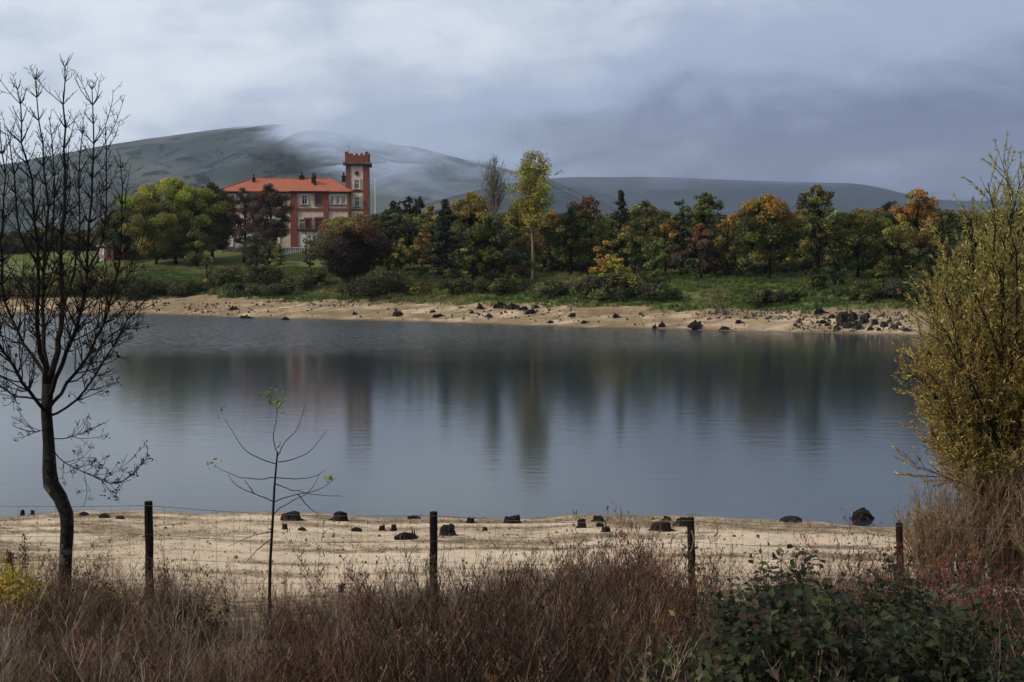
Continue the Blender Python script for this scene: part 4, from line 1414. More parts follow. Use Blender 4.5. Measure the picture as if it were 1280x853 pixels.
# ---------------------------------------------------------------- foreground vegetation
def ribbon_plant(rng, H, n_stem, kind):
    """one dry plant as ribbons: returns verts, quads, shade per vertex (0 stem .. 1 seed head)"""
    vs, fs, sh = [], [], []
    cnt = 0

    def ribbon(pts, w0, w1, s0, s1):
        nonlocal cnt
        a = rng.random() * math.pi
        side = np.array([math.cos(a), math.sin(a), 0.0])
        n = len(pts)
        for i, p in enumerate(pts):
            w = w0 + (w1 - w0) * i / (n - 1)
            vs.append(p - side * w / 2)
            vs.append(p + side * w / 2)
            sh.extend([s0 + (s1 - s0) * i / (n - 1)] * 2)
        for i in range(n - 1):
            fs.append((cnt + 2 * i, cnt + 2 * i + 1, cnt + 2 * i + 3, cnt + 2 * i + 2))
        cnt += 2 * n

    for _ in range(n_stem):
        a = rng.random() * 2 * math.pi
        lean = rng.uniform(0.05, 0.4) * (1.4 if kind == 'grass' else 1.0)
        L = H * rng.uniform(0.55, 1.05)
        d = np.array([math.cos(a) * lean, math.sin(a) * lean, 1.0])
        d /= np.linalg.norm(d)
        b = np.array([rng.normal() * 0.05, rng.normal() * 0.05, -0.02])
        k = 5
        pts = [b]
        for i in range(k):
            d = d + rng.normal(size=3) * 0.06 + np.array([math.cos(a), math.sin(a), -0.25]) * (0.10 if kind == 'grass' else 0.03)
            d /= np.linalg.norm(d)
            pts.append(pts[-1] + d * L / k)
        if kind == 'grass':
            ribbon(pts, 0.005, 0.0012, 0.1, 0.5)
        else:
            ribbon(pts, 0.0048, 0.002, 0.0, 0.35)
            for j in range(int(9 * L / 0.6) + 2):
                q = rng.uniform(0.3, 1.0)
                i = min(int(q * k), k - 1)
                p = pts[i] + (pts[i + 1] - pts[i]) * (q * k - i)
                aa = rng.random() * 2 * math.pi
                dd = np.array([math.cos(aa) * 0.6, math.sin(aa) * 0.6, 0.9])
                l2 = L * rng.uniform(0.1, 0.34) * (1.25 - q)
                e = p + dd * l2
                ribbon([p, p + dd * l2 * 0.55 + rng.normal(size=3) * 0.01, e], 0.0032, 0.0018, 0.2, 0.6)
                if kind == 'seed':
                    for _ in range(3):
                        g = p + dd * l2 * rng.uniform(0.4, 1.1)
                        gg = g + rng.normal(size=3) * 0.012 + np.array([0, 0, 0.016])
                        ribbon([g, gg], 0.009, 0.004, 0.8, 1.0)
    return np.array(vs), np.array(fs), np.array(sh)


def scatter(name, label, protos, pos, scale, colA, colB, rng, mat='dry_stem'):
    """protos copied to pos (n,3): one mesh of uncountable stems; colA at the stem, colB at the head (n,3)"""
    V, F, C = [], [], []
    off = 0
    which = rng.integers(0, len(protos), len(pos))
    for k, (pv, pf, ps) in enumerate(protos):
        i = np.where(which == k)[0]
        if not len(i):
            continue
        a = rng.random(len(i)) * 2 * math.pi
        ca, sa = np.cos(a), np.sin(a)
        s = scale[i]
        x = (pv[None, :, 0] * ca[:, None] - pv[None, :, 1] * sa[:, None]) * s[:, None] + pos[i, 0:1]
        y = (pv[None, :, 0] * sa[:, None] + pv[None, :, 1] * ca[:, None]) * s[:, None] + pos[i, 1:2]
        z = pv[None, :, 2] * s[:, None] + pos[i, 2:3]
        V.append(np.stack([x, y, z], 2).reshape(-1, 3))
        F.append((pf[None] + (np.arange(len(i)) * len(pv))[:, None, None]).reshape(-1, 4) + off)
        w = ps[None, :, None]
        C.append((colA[i][:, None, :] * (1 - w) + colB[i][:, None, :] * w).reshape(-1, 3))
        off += len(i) * len(pv)
    o = link(name, mesh_np(name, np.concatenate(V), np.concatenate(F), np.concatenate(C), False, MATS[mat]))
    return tag(o, label, None, None, 'stuff')


def belt(n, rng, y0, y1, keep=None, pad=2.4):
    y = y0 + (y1 - y0) * rng.random(n)
    x = (rng.random(n) * 2 - 1) * (0.435 * y + pad)
    if keep is not None:
        k = keep(x, y)
        x, y = x[k], y[k]
    return np.stack([x, y, ground_z(x, y)], 1)


def build_foreground():
    rng = np.random.default_rng(31)
    grass = [ribbon_plant(rng, 0.55, 12, 'grass') for _ in range(5)]
    stalk = [ribbon_plant(rng, 0.7, 5, 'stalk') for _ in range(6)]
    seed = [ribbon_plant(rng, 0.8, 4, 'seed') for _ in range(6)]

    def px_of(p):
        return 640 + p[:, 0] / p[:, 1] * FPX

    def cols(base, n, var=0.3):
        c = np.array([PAL2[b] for b in base])
        return c * np.exp(rng.normal(size=(n, 1)) * var)
    PAL2 = dict(grey=(0.2, 0.15, 0.11), straw=(0.22, 0.15, 0.08), brown=(0.13, 0.068, 0.034), red=(0.17, 0.05, 0.03), dark=(0.04, 0.024, 0.015),
                pink=(0.2, 0.09, 0.062), olive=(0.09, 0.08, 0.028))

    def lush(p):
        return 0.45 + 1.0 * sstep(0.34, 0.66, fbm(p[:, 0] * 0.95, p[:, 1] * 0.95, 3, 177))
    # low matted grass
    p = belt(5600, rng, 5.2, 13.0, lambda x, y: rng.random(len(x)) < 0.35 + 1.1 * sstep(0.38, 0.6, fbm(x * 1.1, y * 1.1, 3, 191)))
    n = len(p)
    px = px_of(p)
    f1 = fbm(p[:, 0] * 0.9, p[:, 1] * 0.9, 3, 91)
    kind = np.where(f1 < 0.42, 'brown', np.where(f1 < 0.52, 'grey', np.where(f1 < 0.6, 'olive', 'dark')))
    kind = np.where((px < 330) & (rng.random(n) < 0.6), 'straw', kind)
    kind = np.where((px > 800) & (rng.random(n) < 0.7), 'dark', kind)
    kind = np.where((np.abs(px - 130) < 42) & (p[:, 1] < 8.5) & (rng.random(n) < 0.75), 'red', kind)
    scatter('dry_grass', 'matted dry grass covering the near bank', grass, p, rng.uniform(0.5, 1.15, n) * lush(p), cols(kind, n, 0.5) * 0.5, cols(kind, n, 0.5) * 0.6, rng)
    # twiggy dead stalks
    def hmod(x, y):
        q = 640 + x / y * FPX
        return rng.random(len(x)) < np.where(q < 300, 0.45, np.where(q > 830, 0.22, 1.0))
    p = belt(5600, rng, 5.4, 12.9, hmod)
    n = len(p)
    px = px_of(p)
    f2 = fbm(p[:, 0] * 0.7 + 5, p[:, 1] * 0.7, 3, 95)
    kind = np.where(f2 < 0.4, 'grey', np.where(f2 < 0.56, 'brown', np.where(f2 < 0.6, 'red', 'dark')))
    kind = np.where(rng.random(n) < 0.12, 'grey', np.where(rng.random(n) < 0.4, 'dark', kind))
    kind = np.where((px > 640) & (px < 800) & (rng.random(n) < 0.25), 'grey', kind)
    s = rng.uniform(0.55, 1.1, n) * np.where(px < 330, 0.75, 1.0) * np.where((px > 520) & (px < 850), 1.12, 1.0)
    s *= np.where(p[:, 1] > 11.3, 0.72, 1.0) * lush(p)
    scatter('dry_stalks', 'dead grey and brown weed stalks along the near bank', stalk, p, s, cols(kind, n, 0.5) * 0.7, cols(kind, n, 0.5) * 0.9, rng)
    # seeding reddish weeds standing up before the sand
    p = belt(2000, rng, 6.0, 13.4, lambda x, y: rng.random(len(x)) < np.where(640 + x / y * FPX < 330, 0.35, np.where(640 + x / y * FPX > 860, 0.4, 1.0)))
    n = len(p)
    px = px_of(p)
    f3 = fbm(p[:, 0] * 0.6 + 9, p[:, 1] * 0.6, 3, 97)
    kind = np.where(f3 < 0.5, 'brown', np.where(f3 < 0.58, 'red', 'pink'))
    kind = np.where(rng.random(n) < 0.35, 'dark', kind)
    s = rng.uniform(0.5, 1.05, n) * np.where(px < 400, 0.8, 1.0) * lush(p)
    scatter('seeding_weeds', 'reddish seeding weeds rising above the dry grass', seed, p, s, cols(kind, n), cols(kind, n) * 0.9, rng)
    # big twiggy skeletons close by
    big = [ribbon_plant(rng, 0.85, 7, 'stalk') for _ in range(5)]
    p = belt(160, rng, 5.6, 9.5, lambda x, y: rng.random(len(x)) < np.where(640 + x / y * FPX > 840, 0.12, 1.0))
    n = len(p)
    c = cols(np.full(n, 'grey'), n, 0.35) * 1.25
    scatter('weed_skeletons', 'pale grey branching weed skeletons standing in the dry grass', big, p, rng.uniform(0.7, 1.15, n), c, c * 1.1, rng)
    # sparse dead stems standing against the sand
    p = belt(520, rng, 13.2, 15.4)
    n = len(p)
    scatter('thin_stems', 'sparse thin dead stems standing on the sand by the fence', stalk[:3] + seed[:2], p, rng.uniform(0.3, 0.75, n),
            cols(np.full(n, 'brown'), n), cols(np.full(n, 'pink'), n), rng)


build_foreground()


def oval_leaves(c, size, nrm, rng, aspect=0.6):
    """pointed leaves folded along the midrib, two quads each"""
    n = len(c)
    d = nrm + rng.normal(size=(n, 3)) * 0.55
    d /= np.linalg.norm(d, axis=1, keepdims=True)
    u = np.cross(d, rng.normal(size=(n, 3)))
    u /= np.linalg.norm(u, axis=1, keepdims=True) + 1e-9
    w = np.cross(d, u)
    s = size[:, None]
    P = [c - u * s * 0.5, c + u * s * 0.5 - d * s * 0.12, c + w * s * aspect * 0.5 + d * s * 0.12 - u * s * 0.08, c - w * s * aspect * 0.5 + d * s * 0.12 - u * s * 0.08,
         c + u * s * 0.05]
    v = np.stack(P, 1).reshape(-1, 3)
    b = np.arange(n)[:, None] * 5
    f = np.concatenate([b + np.array([[0, 4, 1, 2]]), b + np.array([[0, 3, 1, 4]])], 0)
    return v, f


def bramble(name, label, px, Y, top_py, wpx, palette, rng, n_cane=40, leaf=0.055, per=26, cat='bramble', dead=0.15):
    p = at(px, 700, Y)
    p.z = gz(p.x, Y)
    H = at(px, top_py, Y).z - p.z
    R = wpx / 2 / FPX * Y
    root = thing(name, label, cat, (p.x, p.y, p.z))
    m = MB()
    lc, ln = [], []
    for _ in range(n_cane):
        a, q = rng.random() * 2 * math.pi, rng.random() ** 0.6
        tip = np.array([math.cos(a) * R * q, math.sin(a) * R * q * 0.9, H * (1 - 0.45 * q * q) * rng.uniform(0.55, 1.05)])
        foot = np.array([math.cos(a) * R * q * 0.5, math.sin(a) * R * q * 0.5, -0.03])
        mid = (foot + tip) / 2 + np.array([0, 0, H * 0.15]) + rng.normal(size=3) * 0.05
        ts = np.linspace(0, 1, 8)
        pts = [foot * (1 - t) ** 2 + mid * 2 * t * (1 - t) + tip * t * t for t in ts]
        m.tube(pts, [0.006 - 0.004 * t for t in ts], 4, False)
        t = 0.25 + 0.78 * rng.random(per)
        w = t[:, None]
        pos = foot * (1 - w) ** 2 + mid * 2 * w * (1 - w) + tip * w * w + rng.normal(size=(per, 3)) * 0.055
        lc.append(pos)
        ln.append(np.tile(np.array([[0.0, -0.35, 0.9]]), (per, 1)) + (pos - np.array([0, 0, H * 0.3])) * 0.5)
    m.build('canes', MATS['brown_cane'], root, False)
    c, nr = np.concatenate(lc), np.concatenate(ln)
    v, f = oval_leaves(c, leaf * rng.uniform(0.6, 1.35, len(c)), nr, rng)
    col = pick_colors(len(c), palette, rng, 0.3)
    link('foliage', mesh_np('foliage', v, f, np.repeat(col, 5, 0), False, MATS['leaf']), root)
    return root


def build_shrubs():
    rng = np.random.default_rng(61)
    PAL.update(bramble=(0.015, 0.022, 0.008), bramble2=(0.045, 0.054, 0.017), wine=(0.045, 0.018, 0.015), sunny=(0.42, 0.29, 0.03))
    D = dict(bramble=4, bramble2=2, dark=2, wine=1)
    bramble('dog_rose_bush', 'dark leafy rose bush with upright shoots and rose hips rising before the sand', 985, 8.6, 676, 200, D, rng, 80, 0.062, 30, 'rose bush')
    bramble('bramble_bush', 'dark green bramble leaning against the last visible fence post', 1105, 9.6, 688, 124, D, rng, 50, 0.062, 30)
    bramble('bramble_bush', 'low bramble with pale green leaf tops among red weeds', 850, 7.2, 785, 130, dict(bramble=3, bramble2=4, olive=1), rng, 30, 0.05, 26)
    bramble('bramble_bush', 'dense dark bramble mass below the rose bush', 1010, 6.6, 740, 280, D, rng, 110, 0.068, 30)
    bramble('bramble_bush', 'dense bramble mass with lighter leaves under the dry broom', 1180, 6.8, 748, 250, dict(bramble=4, bramble2=3, dark=2), rng, 100, 0.068, 30)
    bramble('bramble_bush', 'dark bramble beside the reddish thicket at the willow foot', 1285, 8.0, 750, 170, dict(bramble=4, wine=2, dark=2), rng, 64, 0.05, 30)
    bramble('bramble_bush', 'dark reddish bramble hiding the foot of the broom thicket', 1225, 11.5, 705, 190, dict(wine=4, bramble=3, greybrown=3), rng, 60, 0.05, 30)
    bramble('bramble_bush', 'low tangled bramble at the foot of the rusty dark post by the ash', 225, 11.0, 745, 130, dict(bramble=3, olive=2, wine=2, greybrown=3), rng, 38, 0.045, 26)
    bramble('bramble_bush', 'withered reddish bramble right of the crooked ash trunk', 112, 12.2, 714, 66, dict(wine=4, maroon=3, greybrown=2), rng, 22, 0.045, 22)
    bramble('yellow_bush', 'small bush with golden yellow leaves left of the ash trunk', 12, 11.2, 696, 92, dict(sunny=6, yellow=2, lime=1), rng, 34, 0.055, 26, 'bush')
    # vine on the third post
    p = at(864, 700, 13.8)
    r = thing('climbing_vine', 'dark leafy vine climbing the post beside the capped stump', 'vine', (p.x, 13.8, gz(p.x, 13.8)))
    z0 = r.location.z
    MB().tube([(0.05 * math.sin(k * 1.1) - 0.02, -0.06 * math.cos(k * 1.1), k * 0.1 - 0.02) for k in range(9)], 0.005, 4).build('stem', MATS['dry_twig'], r)
    c = np.array([(at(q, y, 13.8).x - p.x, -0.05, at(q, y, 13.8).z - z0) for q, y in ((855, 683), (856, 690), (857, 696), (871, 706), (874, 710), (869, 684), (859, 712), (860, 722), (868, 724))])
    c = np.repeat(c, 7, 0) + rng.normal(size=(63, 3)) * 0.022
    v, f = oval_leaves(c, rng.uniform(0.03, 0.06, 63), np.tile([[0, -0.7, 0.5]], (63, 1)), rng)
    link('foliage', mesh_np('foliage', v, f, np.repeat(pick_colors(63, dict(bramble=3, dark=2, wine=1), rng), 5, 0), False, MATS['leaf']), r)
    # rose hips and dark dock heads standing up
    for px, top, Y, lab in ((30, 668, 12.3, 'tall brown dock stalk above the golden yellow bush'), (427, 730, 12.0, 'short dark seed head standing before the sand'),
                            (12, 690, 12.6, 'brown dock stalk behind the golden yellow bush')):
        q = at(px, top, Y)
        g = gz(q.x, Y)
        h = q.z - g
        t = thing('dock_stalk', lab, 'weed', (q.x, Y, g))
        MB().tube([(0.02, 0, -0.05), (0.01, 0, h * 0.5), (0, 0, h)], [0.008, 0.006, 0.003], 5).build('stem', MATS['dry_twig'], t)
        n = 260
        zz = h * rng.uniform(0.55 if h > 0.6 else 0.8, 1.0, n)
        c = np.stack([rng.normal(size=n) * 0.022, rng.normal(size=n) * 0.022, zz], 1)
        v, f = leaf_quads(c, rng.uniform(0.012, 0.03, n), None, 1, 0.6, rng)
        sh = link('seed_head', mesh_np('seed_head', v, f, np.repeat(np.array([[0.05, 0.025, 0.015]]) * rng.uniform(0.6, 1.5, (n, 1)), 4, 0), False, MATS['leaf']), t)
        sh['kind'] = 'stuff'


build_shrubs()


# ---------------------------------------------------------------- stumps, rocks and litter on both shores
def lump(rng, w, d, h, rough=0.22, flat=0.0, n=9):
    """a weathered lump: domed, uneven, optionally cut flat on top"""
    import itertools
    us = np.linspace(0, 2 * math.pi, n * 2, endpoint=False)
    vs = [0.0, 0.35, 0.65, 0.85, 1.0]
    verts = []
    ph = rng.random(4) * 6
    for k, q in enumerate(vs):
        for a in us:
            r = math.cos(q * math.pi / 2) ** 0.7 if not flat else (1 - q * (1 - flat)) if q < 1 else flat
            r *= 1 + rough * (0.6 * math.sin(a * 2 + ph[0]) + 0.5 * math.sin(a * 3 + ph[1] + q * 2) + 0.5 * math.sin(a * 5 + ph[2])) + rng.normal() * rough * 0.22
            z = h * (math.sin(q * math.pi / 2) if not flat else min(1, q * 1.1)) * (1 + rng.normal() * rough * 0.16) - 0.08 * h * (k == 0) * 3
            verts.append((math.cos(a) * r * w / 2, math.sin(a) * r * d / 2, z))
    nu = len(us)
    faces = []
    for i in range(len(vs) - 1):
        for j in range(nu):
            faces.append((i * nu + j, i * nu + (j + 1) % nu, (i + 1) * nu + (j + 1) % nu, (i + 1) * nu + j))
    faces.append(tuple((len(vs) - 1) * nu + j for j in range(nu)))
    return verts, faces


def stump(px, py, wpx, hpx, label, kind, rng, Y=None, group=None):
    p = ground_hit(px, py, 14.0, 60.0) if py > 560 else ground_hit(px, py, 85.0, 260.0)
    s = p.y / FPX
    w, h = wpx * s, hpx * s
    if kind == 'stump':
        w, h = w * 1.12, h * 0.8
    name = {'snag': 'tree_stump', 'stump': 'tree_stump', 'rock': 'rock', 'log': 'driftwood'}[kind]
    root = thing(name, label, {'snag': 'stump', 'stump': 'stump', 'rock': 'rock', 'log': 'driftwood'}[kind], (p.x, p.y, p.z - 0.02 * w), rng.random() * 6, group)
    if kind == 'stump':
        w *= 0.92
        v, f = lump(rng, w * 0.86, w * 0.8, h, 0.16, rng.uniform(0.68, 0.85))
        nu = 18
        tilt, ph = rng.uniform(-0.14, 0.14), rng.random() * 6
        for i in range(nu, len(v)):                       # split, weathered crown
            a = (i % nu) / nu * 2 * math.pi
            x, y, z = v[i]
            q = i // nu / 4
            z *= 1 + q * q * (tilt * math.cos(a) + 0.1 * math.sin(2 * a + ph) + rng.normal() * 0.09)
            v[i] = (x, y, z)
        MB().add(v, f).build('stem', MATS['wet_wood'], root)
        for k in range(6):
            a = k * 1.05 + rng.random() * 0.8
            L = w * rng.uniform(0.42, 0.72)
            MB().tube([(math.cos(a) * w * 0.2, math.sin(a) * w * 0.2, h * rng.uniform(0.2, 0.36)), (math.cos(a) * L * 0.7, math.sin(a) * L * 0.7, h * rng.uniform(0.06, 0.14)),
                       (math.cos(a + 0.25) * L, math.sin(a + 0.25) * L, -0.1 * h)], [w * 0.11, w * 0.08, w * 0.035], 6).build('root', MATS['wet_wood'], root)
    elif kind == 'snag':
        v, f = lump(rng, w, w * 0.7, h * 0.8, 0.3)
        MB().add(v, f).build('stem', MATS['wet_wood'], root)
        for k in range(5):
            a = rng.random() * 6.28
            p0 = (math.cos(a) * w * 0.15, math.sin(a) * w * 0.15, h * 0.4)
            if k < 2:
                p1 = (math.cos(a) * w * 0.3, math.sin(a) * w * 0.3, h * rng.uniform(0.8, 1.25))
            else:
                p1 = (math.cos(a) * w * rng.uniform(0.6, 1.0), math.sin(a) * w * rng.uniform(0.6, 1.0), -0.02)
            MB().tube([p0, p1], [w * 0.13, w * 0.05], 5).build('root', MATS['wet_wood'], root)
    elif kind == 'log':
        root.rotation_euler = (0, 0, rng.uniform(-0.4, 0.4))
        MB().tube([(-w / 2, 0, h * 0.3), (-w * 0.1, 0.05 * w, h * 0.55), (w * 0.25, 0, h * 0.45), (w / 2, -0.04 * w, h * 0.25)], [h * 0.3, h * 0.5, h * 0.42, h * 0.15], 8).build('trunk_piece', MATS['wet_wood'], root)
        for k in range(3):
            x = rng.uniform(-0.4, 0.4) * w
            MB().tube([(x, 0, h * 0.5), (x + rng.normal() * 0.1 * w, rng.normal() * 0.2 * w, h * rng.uniform(0.9, 1.5))], [h * 0.12, h * 0.04], 5).build('broken_branch', MATS['wet_wood'], root)
    else:
        v, f = lump(rng, w, w * 0.8, h, 0.34)
        MB().add(v, f).build('boulder', MATS['dark_stone'], root)
    return root


def build_shore_things():
    rng = np.random.default_rng(71)
    near = [(28, 643, 6, 6, 'small dark stump by the water left of the ash, nearer the trunk of two', 'stump'), (41, 643, 6, 6, 'small square dark stump close beside another left of the ash', 'stump'),
            (104, 645, 16, 5, 'low dark stone at the waterline right of the ash trunk', 'rock'), (131, 648, 12, 6, 'small low stone on the sand between ash and rusty post', 'rock'),
            (150, 649, 10, 4, 'flat little stone beside the post left of the sapling', 'rock'),
            (364, 651, 30, 12, 'wide dark root stump behind the bare sapling', 'stump'), (425, 651, 26, 12, 'pointed dark root stump right of the sapling branches', 'stump'),
            (356, 662, 8, 8, 'little dark stump on sand beside the sapling stem', 'stump'), (378, 664, 12, 5, 'low brown lump of wood on sand by the sapling', 'log'),
            (518, 649, 18, 5, 'flat dark driftwood at the waterline left of the middle post', 'log'), (446, 665, 14, 6, 'low brown driftwood lump on the sand', 'log'),
            (478, 664, 9, 8, 'small dark stump, left one of a pair on the sand', 'stump'), (492, 664, 9, 9, 'small upright dark stump beside a slightly lower one', 'stump'),
            (508, 675, 30, 10, 'spread dark root tangle on the sand left of the middle post', 'log'), (560, 670, 26, 15, 'dark stump with green moss right of the middle post', 'stump'),
            (588, 654, 14, 8, 'rounded dark stump at the waterline right of the middle post', 'stump'), (606, 664, 8, 6, 'tiny dark stump inland of the rounded stump', 'stump'),
            (641, 654, 27, 10, 'broad flat-topped dark stump at the waterline', 'stump'), (727, 660, 13, 12, 'narrow dark stump leaning by the waterline', 'stump'),
            (748, 652, 18, 8, 'square dark stump at the waterline behind brown weed', 'stump'), (757, 665, 13, 8, 'round dark stump on brown weed', 'stump'),
            (750, 659, 10, 6, 'small dark root between two stumps', 'log'),
            (827, 664, 30, 13, 'large rounded dark stump left of the vine-grown post', 'stump'), (854, 658, 26, 12, 'flat-topped dark stump directly behind the vine-grown post', 'stump'),
            (834, 651, 14, 6, 'small dark stump behind the large rounded stump', 'stump'), (988, 653, 28, 8, 'low dark mound stump alone at the waterline', 'rock'),
            (1077, 649, 30, 13, 'stepped dark stump at the waterline near the last post', 'stump')]
    for a in near:
        stump(*a, rng)
    far = [(600, 386, 12, 9, 'hooked dark stump on the pale far shore mound'), (625, 384, 16, 9, 'dark slanting stump on the far shore mound'), (641, 386, 16, 9, 'dark root lump on the far shore mound'),
           (655, 388, 10, 8, 'small dark lump right of the root lump on the far mound'), (664, 392, 12, 8, 'dark stump low on the far mound'), (715, 396, 8, 7, 'lone dark stump on bare sand below the yellow shrub'),
           (497, 394, 12, 8, 'dark stump on far sand before the spruce'), (541, 391, 9, 5, 'small dark root on the far sand'), (547, 396, 14, 5, 'flat dark root on the far sand below the yellow tree'),
           (444, 394, 8, 5, 'small dark stump on far sand below the broad maroon tree'), (357, 400, 10, 6, 'dark stump at the far waterline below the mansion'), (306, 398, 14, 5, 'low dark root at the left far waterline'),
           (292, 387, 12, 6, 'dark lump on the left far shore'), (818, 411, 7, 7, 'small dark post stump at the far waterline, lower of two'), (828, 409, 7, 9, 'upright dark stump at the far waterline'),
           (770, 397, 8, 6, 'small dark stump beside green weed on far sand'), (869, 410, 24, 13, 'big dark slanted root plate at the far waterline'), (906, 412, 10, 6, 'low dark stump right of the root plate'),
           (1024, 392, 16, 9, 'dark stump above the rubble bank'), (1028, 404, 8, 6, 'small dark stump below the rubble bank crest'), (670, 385, 8, 5, 'tiny dark stump above the far mound'),
           (688, 404, 7, 5, 'tiny dark stump by the far waterline'), (590, 392, 9, 5, 'low dark root left of the far mound'), (612, 396, 8, 5, 'small root at the foot of the far mound'),
           (730, 404, 8, 5, 'small dark root at waterline below the yellow shrub'), (923, 404, 9, 6, 'dark lump on the far shore below the meadow')]
    for px, py, w, h, lab in far:
        stump(px, py, w * rng.uniform(0.85, 1.2), h * 0.75, lab, 'snag', rng)
    # rubble bank: the bigger stones are things, the rest one heap
    big = [(1052, 402, 22, 16), (1066, 400, 20, 14), (1080, 404, 16, 11), (1060, 410, 18, 10), (1093, 406, 14, 9), (1105, 408, 14, 8), (1074, 412, 14, 8), (1118, 411, 16, 8),
           (1132, 414, 14, 6), (1046, 413, 12, 8), (1040, 398, 12, 7), (1088, 413, 12, 6), (1057, 396, 14, 9), (1071, 407, 12, 8), (1084, 397, 13, 8), (1098, 413, 10, 5), (1050, 407, 13, 9), (1112, 404, 10, 6), (1035, 408, 9, 6), (1124, 407, 9, 5)]
    for px, py, w, h in big:
        w, h = w * 0.75, h * 0.7
        stump(px, py, w, h, 'dark rough boulder in the rubble bank on the right far shore', 'rock', rng, group='boulders of the rubble bank')
    v0, f0 = lump(rng, 1.0, 0.8, 0.6, 0.2, n=4)
    v0, f4 = np.array(v0), np.array([f for f in f0 if len(f) == 4])

    def litter(name, label, pos, size, cols):
        n = len(pos)
        a = rng.random(n) * 6.28
        ca, sa = np.cos(a)[:, None], np.sin(a)[:, None]
        sx = size[:, None] * rng.uniform(0.7, 1.3, (n, 1))
        x = (v0[None, :, 0] * ca - v0[None, :, 1] * sa) * sx + pos[:, 0:1]
        y = (v0[None, :, 0] * sa + v0[None, :, 1] * ca) * sx + pos[:, 1:2]
        z = v0[None, :, 2] * size[:, None] + pos[:, 2:3]
        V = np.stack([x, y, z], 2).reshape(-1, 3)
        F = (f4[None] + (np.arange(n) * len(v0))[:, None, None]).reshape(-1, 4)
        o = link(name, mesh_np(name, V, F, np.repeat(cols, len(v0), 0), False, MATS['dry_stem']))
        tag(o, label, None, None, 'stuff')
    P = []
    for x0, x1, y0, y1, n in ((985, 1140, 390, 416, 520), (225, 300, 378, 396, 160), (385, 470, 368, 384, 260), (550, 700, 382, 400, 120), (880, 985, 384, 400, 260), (200, 1140, 385, 412, 350), (310, 390, 372, 392, 90)):
        for _ in range(n):
            q = ground_hit(rng.uniform(x0, x1), rng.uniform(y0, y1), 90, 200)
            if q.z > 0.05:
                P.append(tuple(q))
    P = np.array(P)
    g = rng.random(len(P))[:, None]
    litter('far_rubble', 'dark stones and gravel strewn on the far shore', P, rng.lognormal(-1.95, 0.45, len(P)), np.array([[0.025, 0.021, 0.02]]) * (1 - g) + np.array([[0.1, 0.08, 0.065]]) * g)
    # pebbles and dead weed on the near beach
    y = rng.uniform(14, 28, 5200)
    x = (rng.random(5200) * 2 - 1) * (0.435 * y + 0.5)
    k = (near_shore(x) - y > 0.15) & (rng.random(5200) < 0.25 + 0.9 * sstep(0.4, 0.62, fbm(x * 0.35, y * 1.6, 5, 79, 0.6)))
    p = np.stack([x, y, ground_z(x, y)], 1)[k]
    g = rng.random(len(p))[:, None]
    litter('beach_pebbles', 'small dark pebbles and clods on the near sand', p, rng.lognormal(-3.9, 0.45, len(p)), np.array([[0.05, 0.036, 0.026]]) * (1 - g) + np.array([[0.26, 0.19, 0.13]]) * g)
    tuft = []
    for _ in range(4):
        n = 16
        c = rng.normal(size=(n, 3)) * np.array([0.07, 0.05, 0.0]) + np.array([0, 0, 0.006])
        d = rng.normal(size=(n, 3)) * np.array([1, 1, 0.35])
        d /= np.linalg.norm(d, axis=1, keepdims=True)
        d[:, 2] = np.abs(d[:, 2])
        u = np.cross(d, [0, 0, 1.0]) * 0.003
        L = rng.uniform(0.03, 0.09, (n, 1))
        v = np.stack([c - u, c + u, c + u * 0.5 + d * L, c - u * 0.5 + d * L], 1).reshape(-1, 3)
        tuft.append((v, np.arange(4 * n).reshape(n, 4), np.tile([0, 0, 1.0, 1.0], n)))
    y = rng.uniform(14, 28.4, 9000)
    x = (rng.random(9000) * 2 - 1) * (0.435 * y + 0.5)
    s_ = near_shore(x) - y
    n2, n3 = fbm(x * 0.5, y * 1.2, 4, 77), fbm(x * 0.35, y * 1.6, 5, 79, 0.6)
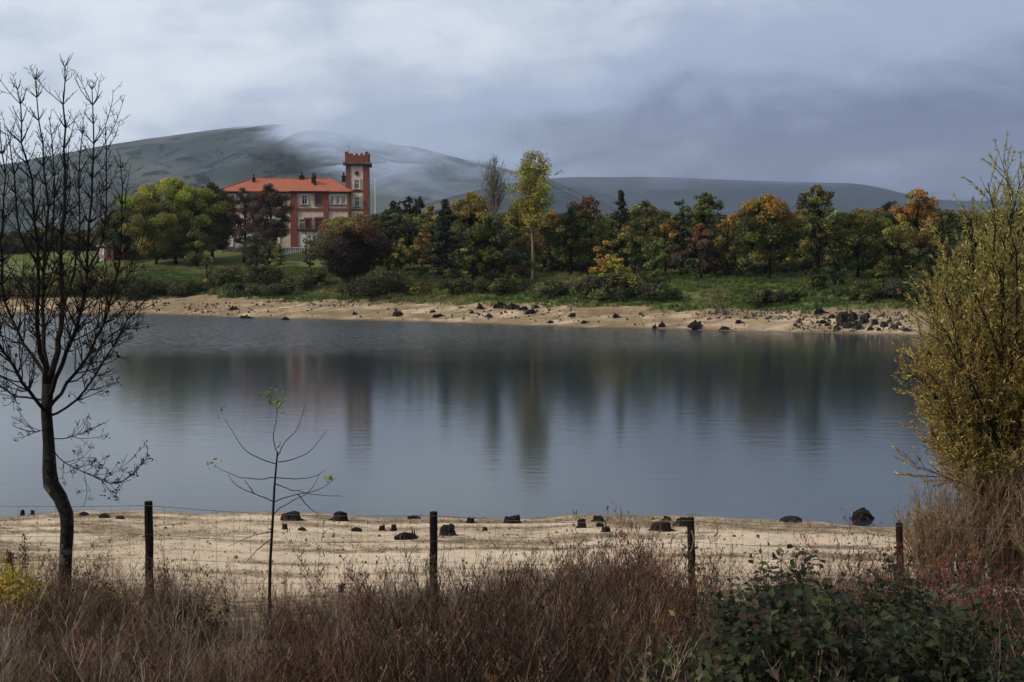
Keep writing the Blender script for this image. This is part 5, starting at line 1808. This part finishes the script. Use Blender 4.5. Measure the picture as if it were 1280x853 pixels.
    w = np.maximum(sstep(0.3, 1.0, s_) * (1 - sstep(3.0, 5.2, s_)) * sstep(0.32, 0.6, n2), sstep(0.5, 0.64, n3) * (s_ > 0.2))
    w = np.maximum(w, sstep(-4.5, -8.5, x) * sstep(3, 5, s_) * sstep(0.35, 0.55, n2) * 0.85)
    k = rng.random(9000) < w
    p = np.stack([x, y, ground_z(x, y)], 1)[k]
    n = len(p)
    c = np.array([[0.13, 0.09, 0.045]]) * np.exp(rng.normal(size=(n, 1)) * 0.35)
    scatter('withered_weed', 'flat withered brown weed on the near sand', tuft, p, rng.uniform(0.7, 1.6, n), c, c * 1.1, rng)
    # grass on the far bank
    n = 26000
    x = rng.uniform(-75, 62, n)
    t = rng.uniform(9, 52, n) ** 1.0
    y = far_shore(x) + t
    n1 = fbm(x * 0.12, y * 0.3, 4, 71)
    edge = 14.0 + 3.0 * (n1 - 0.5) * 2 - np.where(x > 14, 1.0, 0)
    k = t > edge - 1.2 + rng.normal(size=n) * 0.8
    p = np.stack([x, y, ground_z(x, y)], 1)[k]
    n = len(p)
    blades = []
    for _ in range(4):
        m = 7
        c = rng.normal(size=(m, 3)) * np.array([0.14, 0.14, 0])
        d = rng.normal(size=(m, 3)) * np.array([0.12, 0.12, 0]) + np.array([0, 0, 0.26])
        u = rng.normal(size=(m, 3)) * np.array([1, 1, 0.0])
        u = u / np.linalg.norm(u, axis=1, keepdims=True) * 0.05
        v = np.stack([c - u, c + u, c + d + u * 0.2, c + d - u * 0.2], 1).reshape(-1, 3)
        blades.append((v, np.arange(4 * m).reshape(m, 4), np.tile([0, 0, 1.0, 1.0], m)))
    f1 = fbm(p[:, 0] * 0.14, p[:, 1] * 0.14, 3, 15)[:, None]
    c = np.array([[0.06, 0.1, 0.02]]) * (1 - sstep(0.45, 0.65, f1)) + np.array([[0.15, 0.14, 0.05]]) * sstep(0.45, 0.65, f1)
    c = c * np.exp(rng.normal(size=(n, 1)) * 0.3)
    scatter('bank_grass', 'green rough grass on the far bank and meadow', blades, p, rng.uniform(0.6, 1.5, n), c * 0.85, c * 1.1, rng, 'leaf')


build_shore_things()
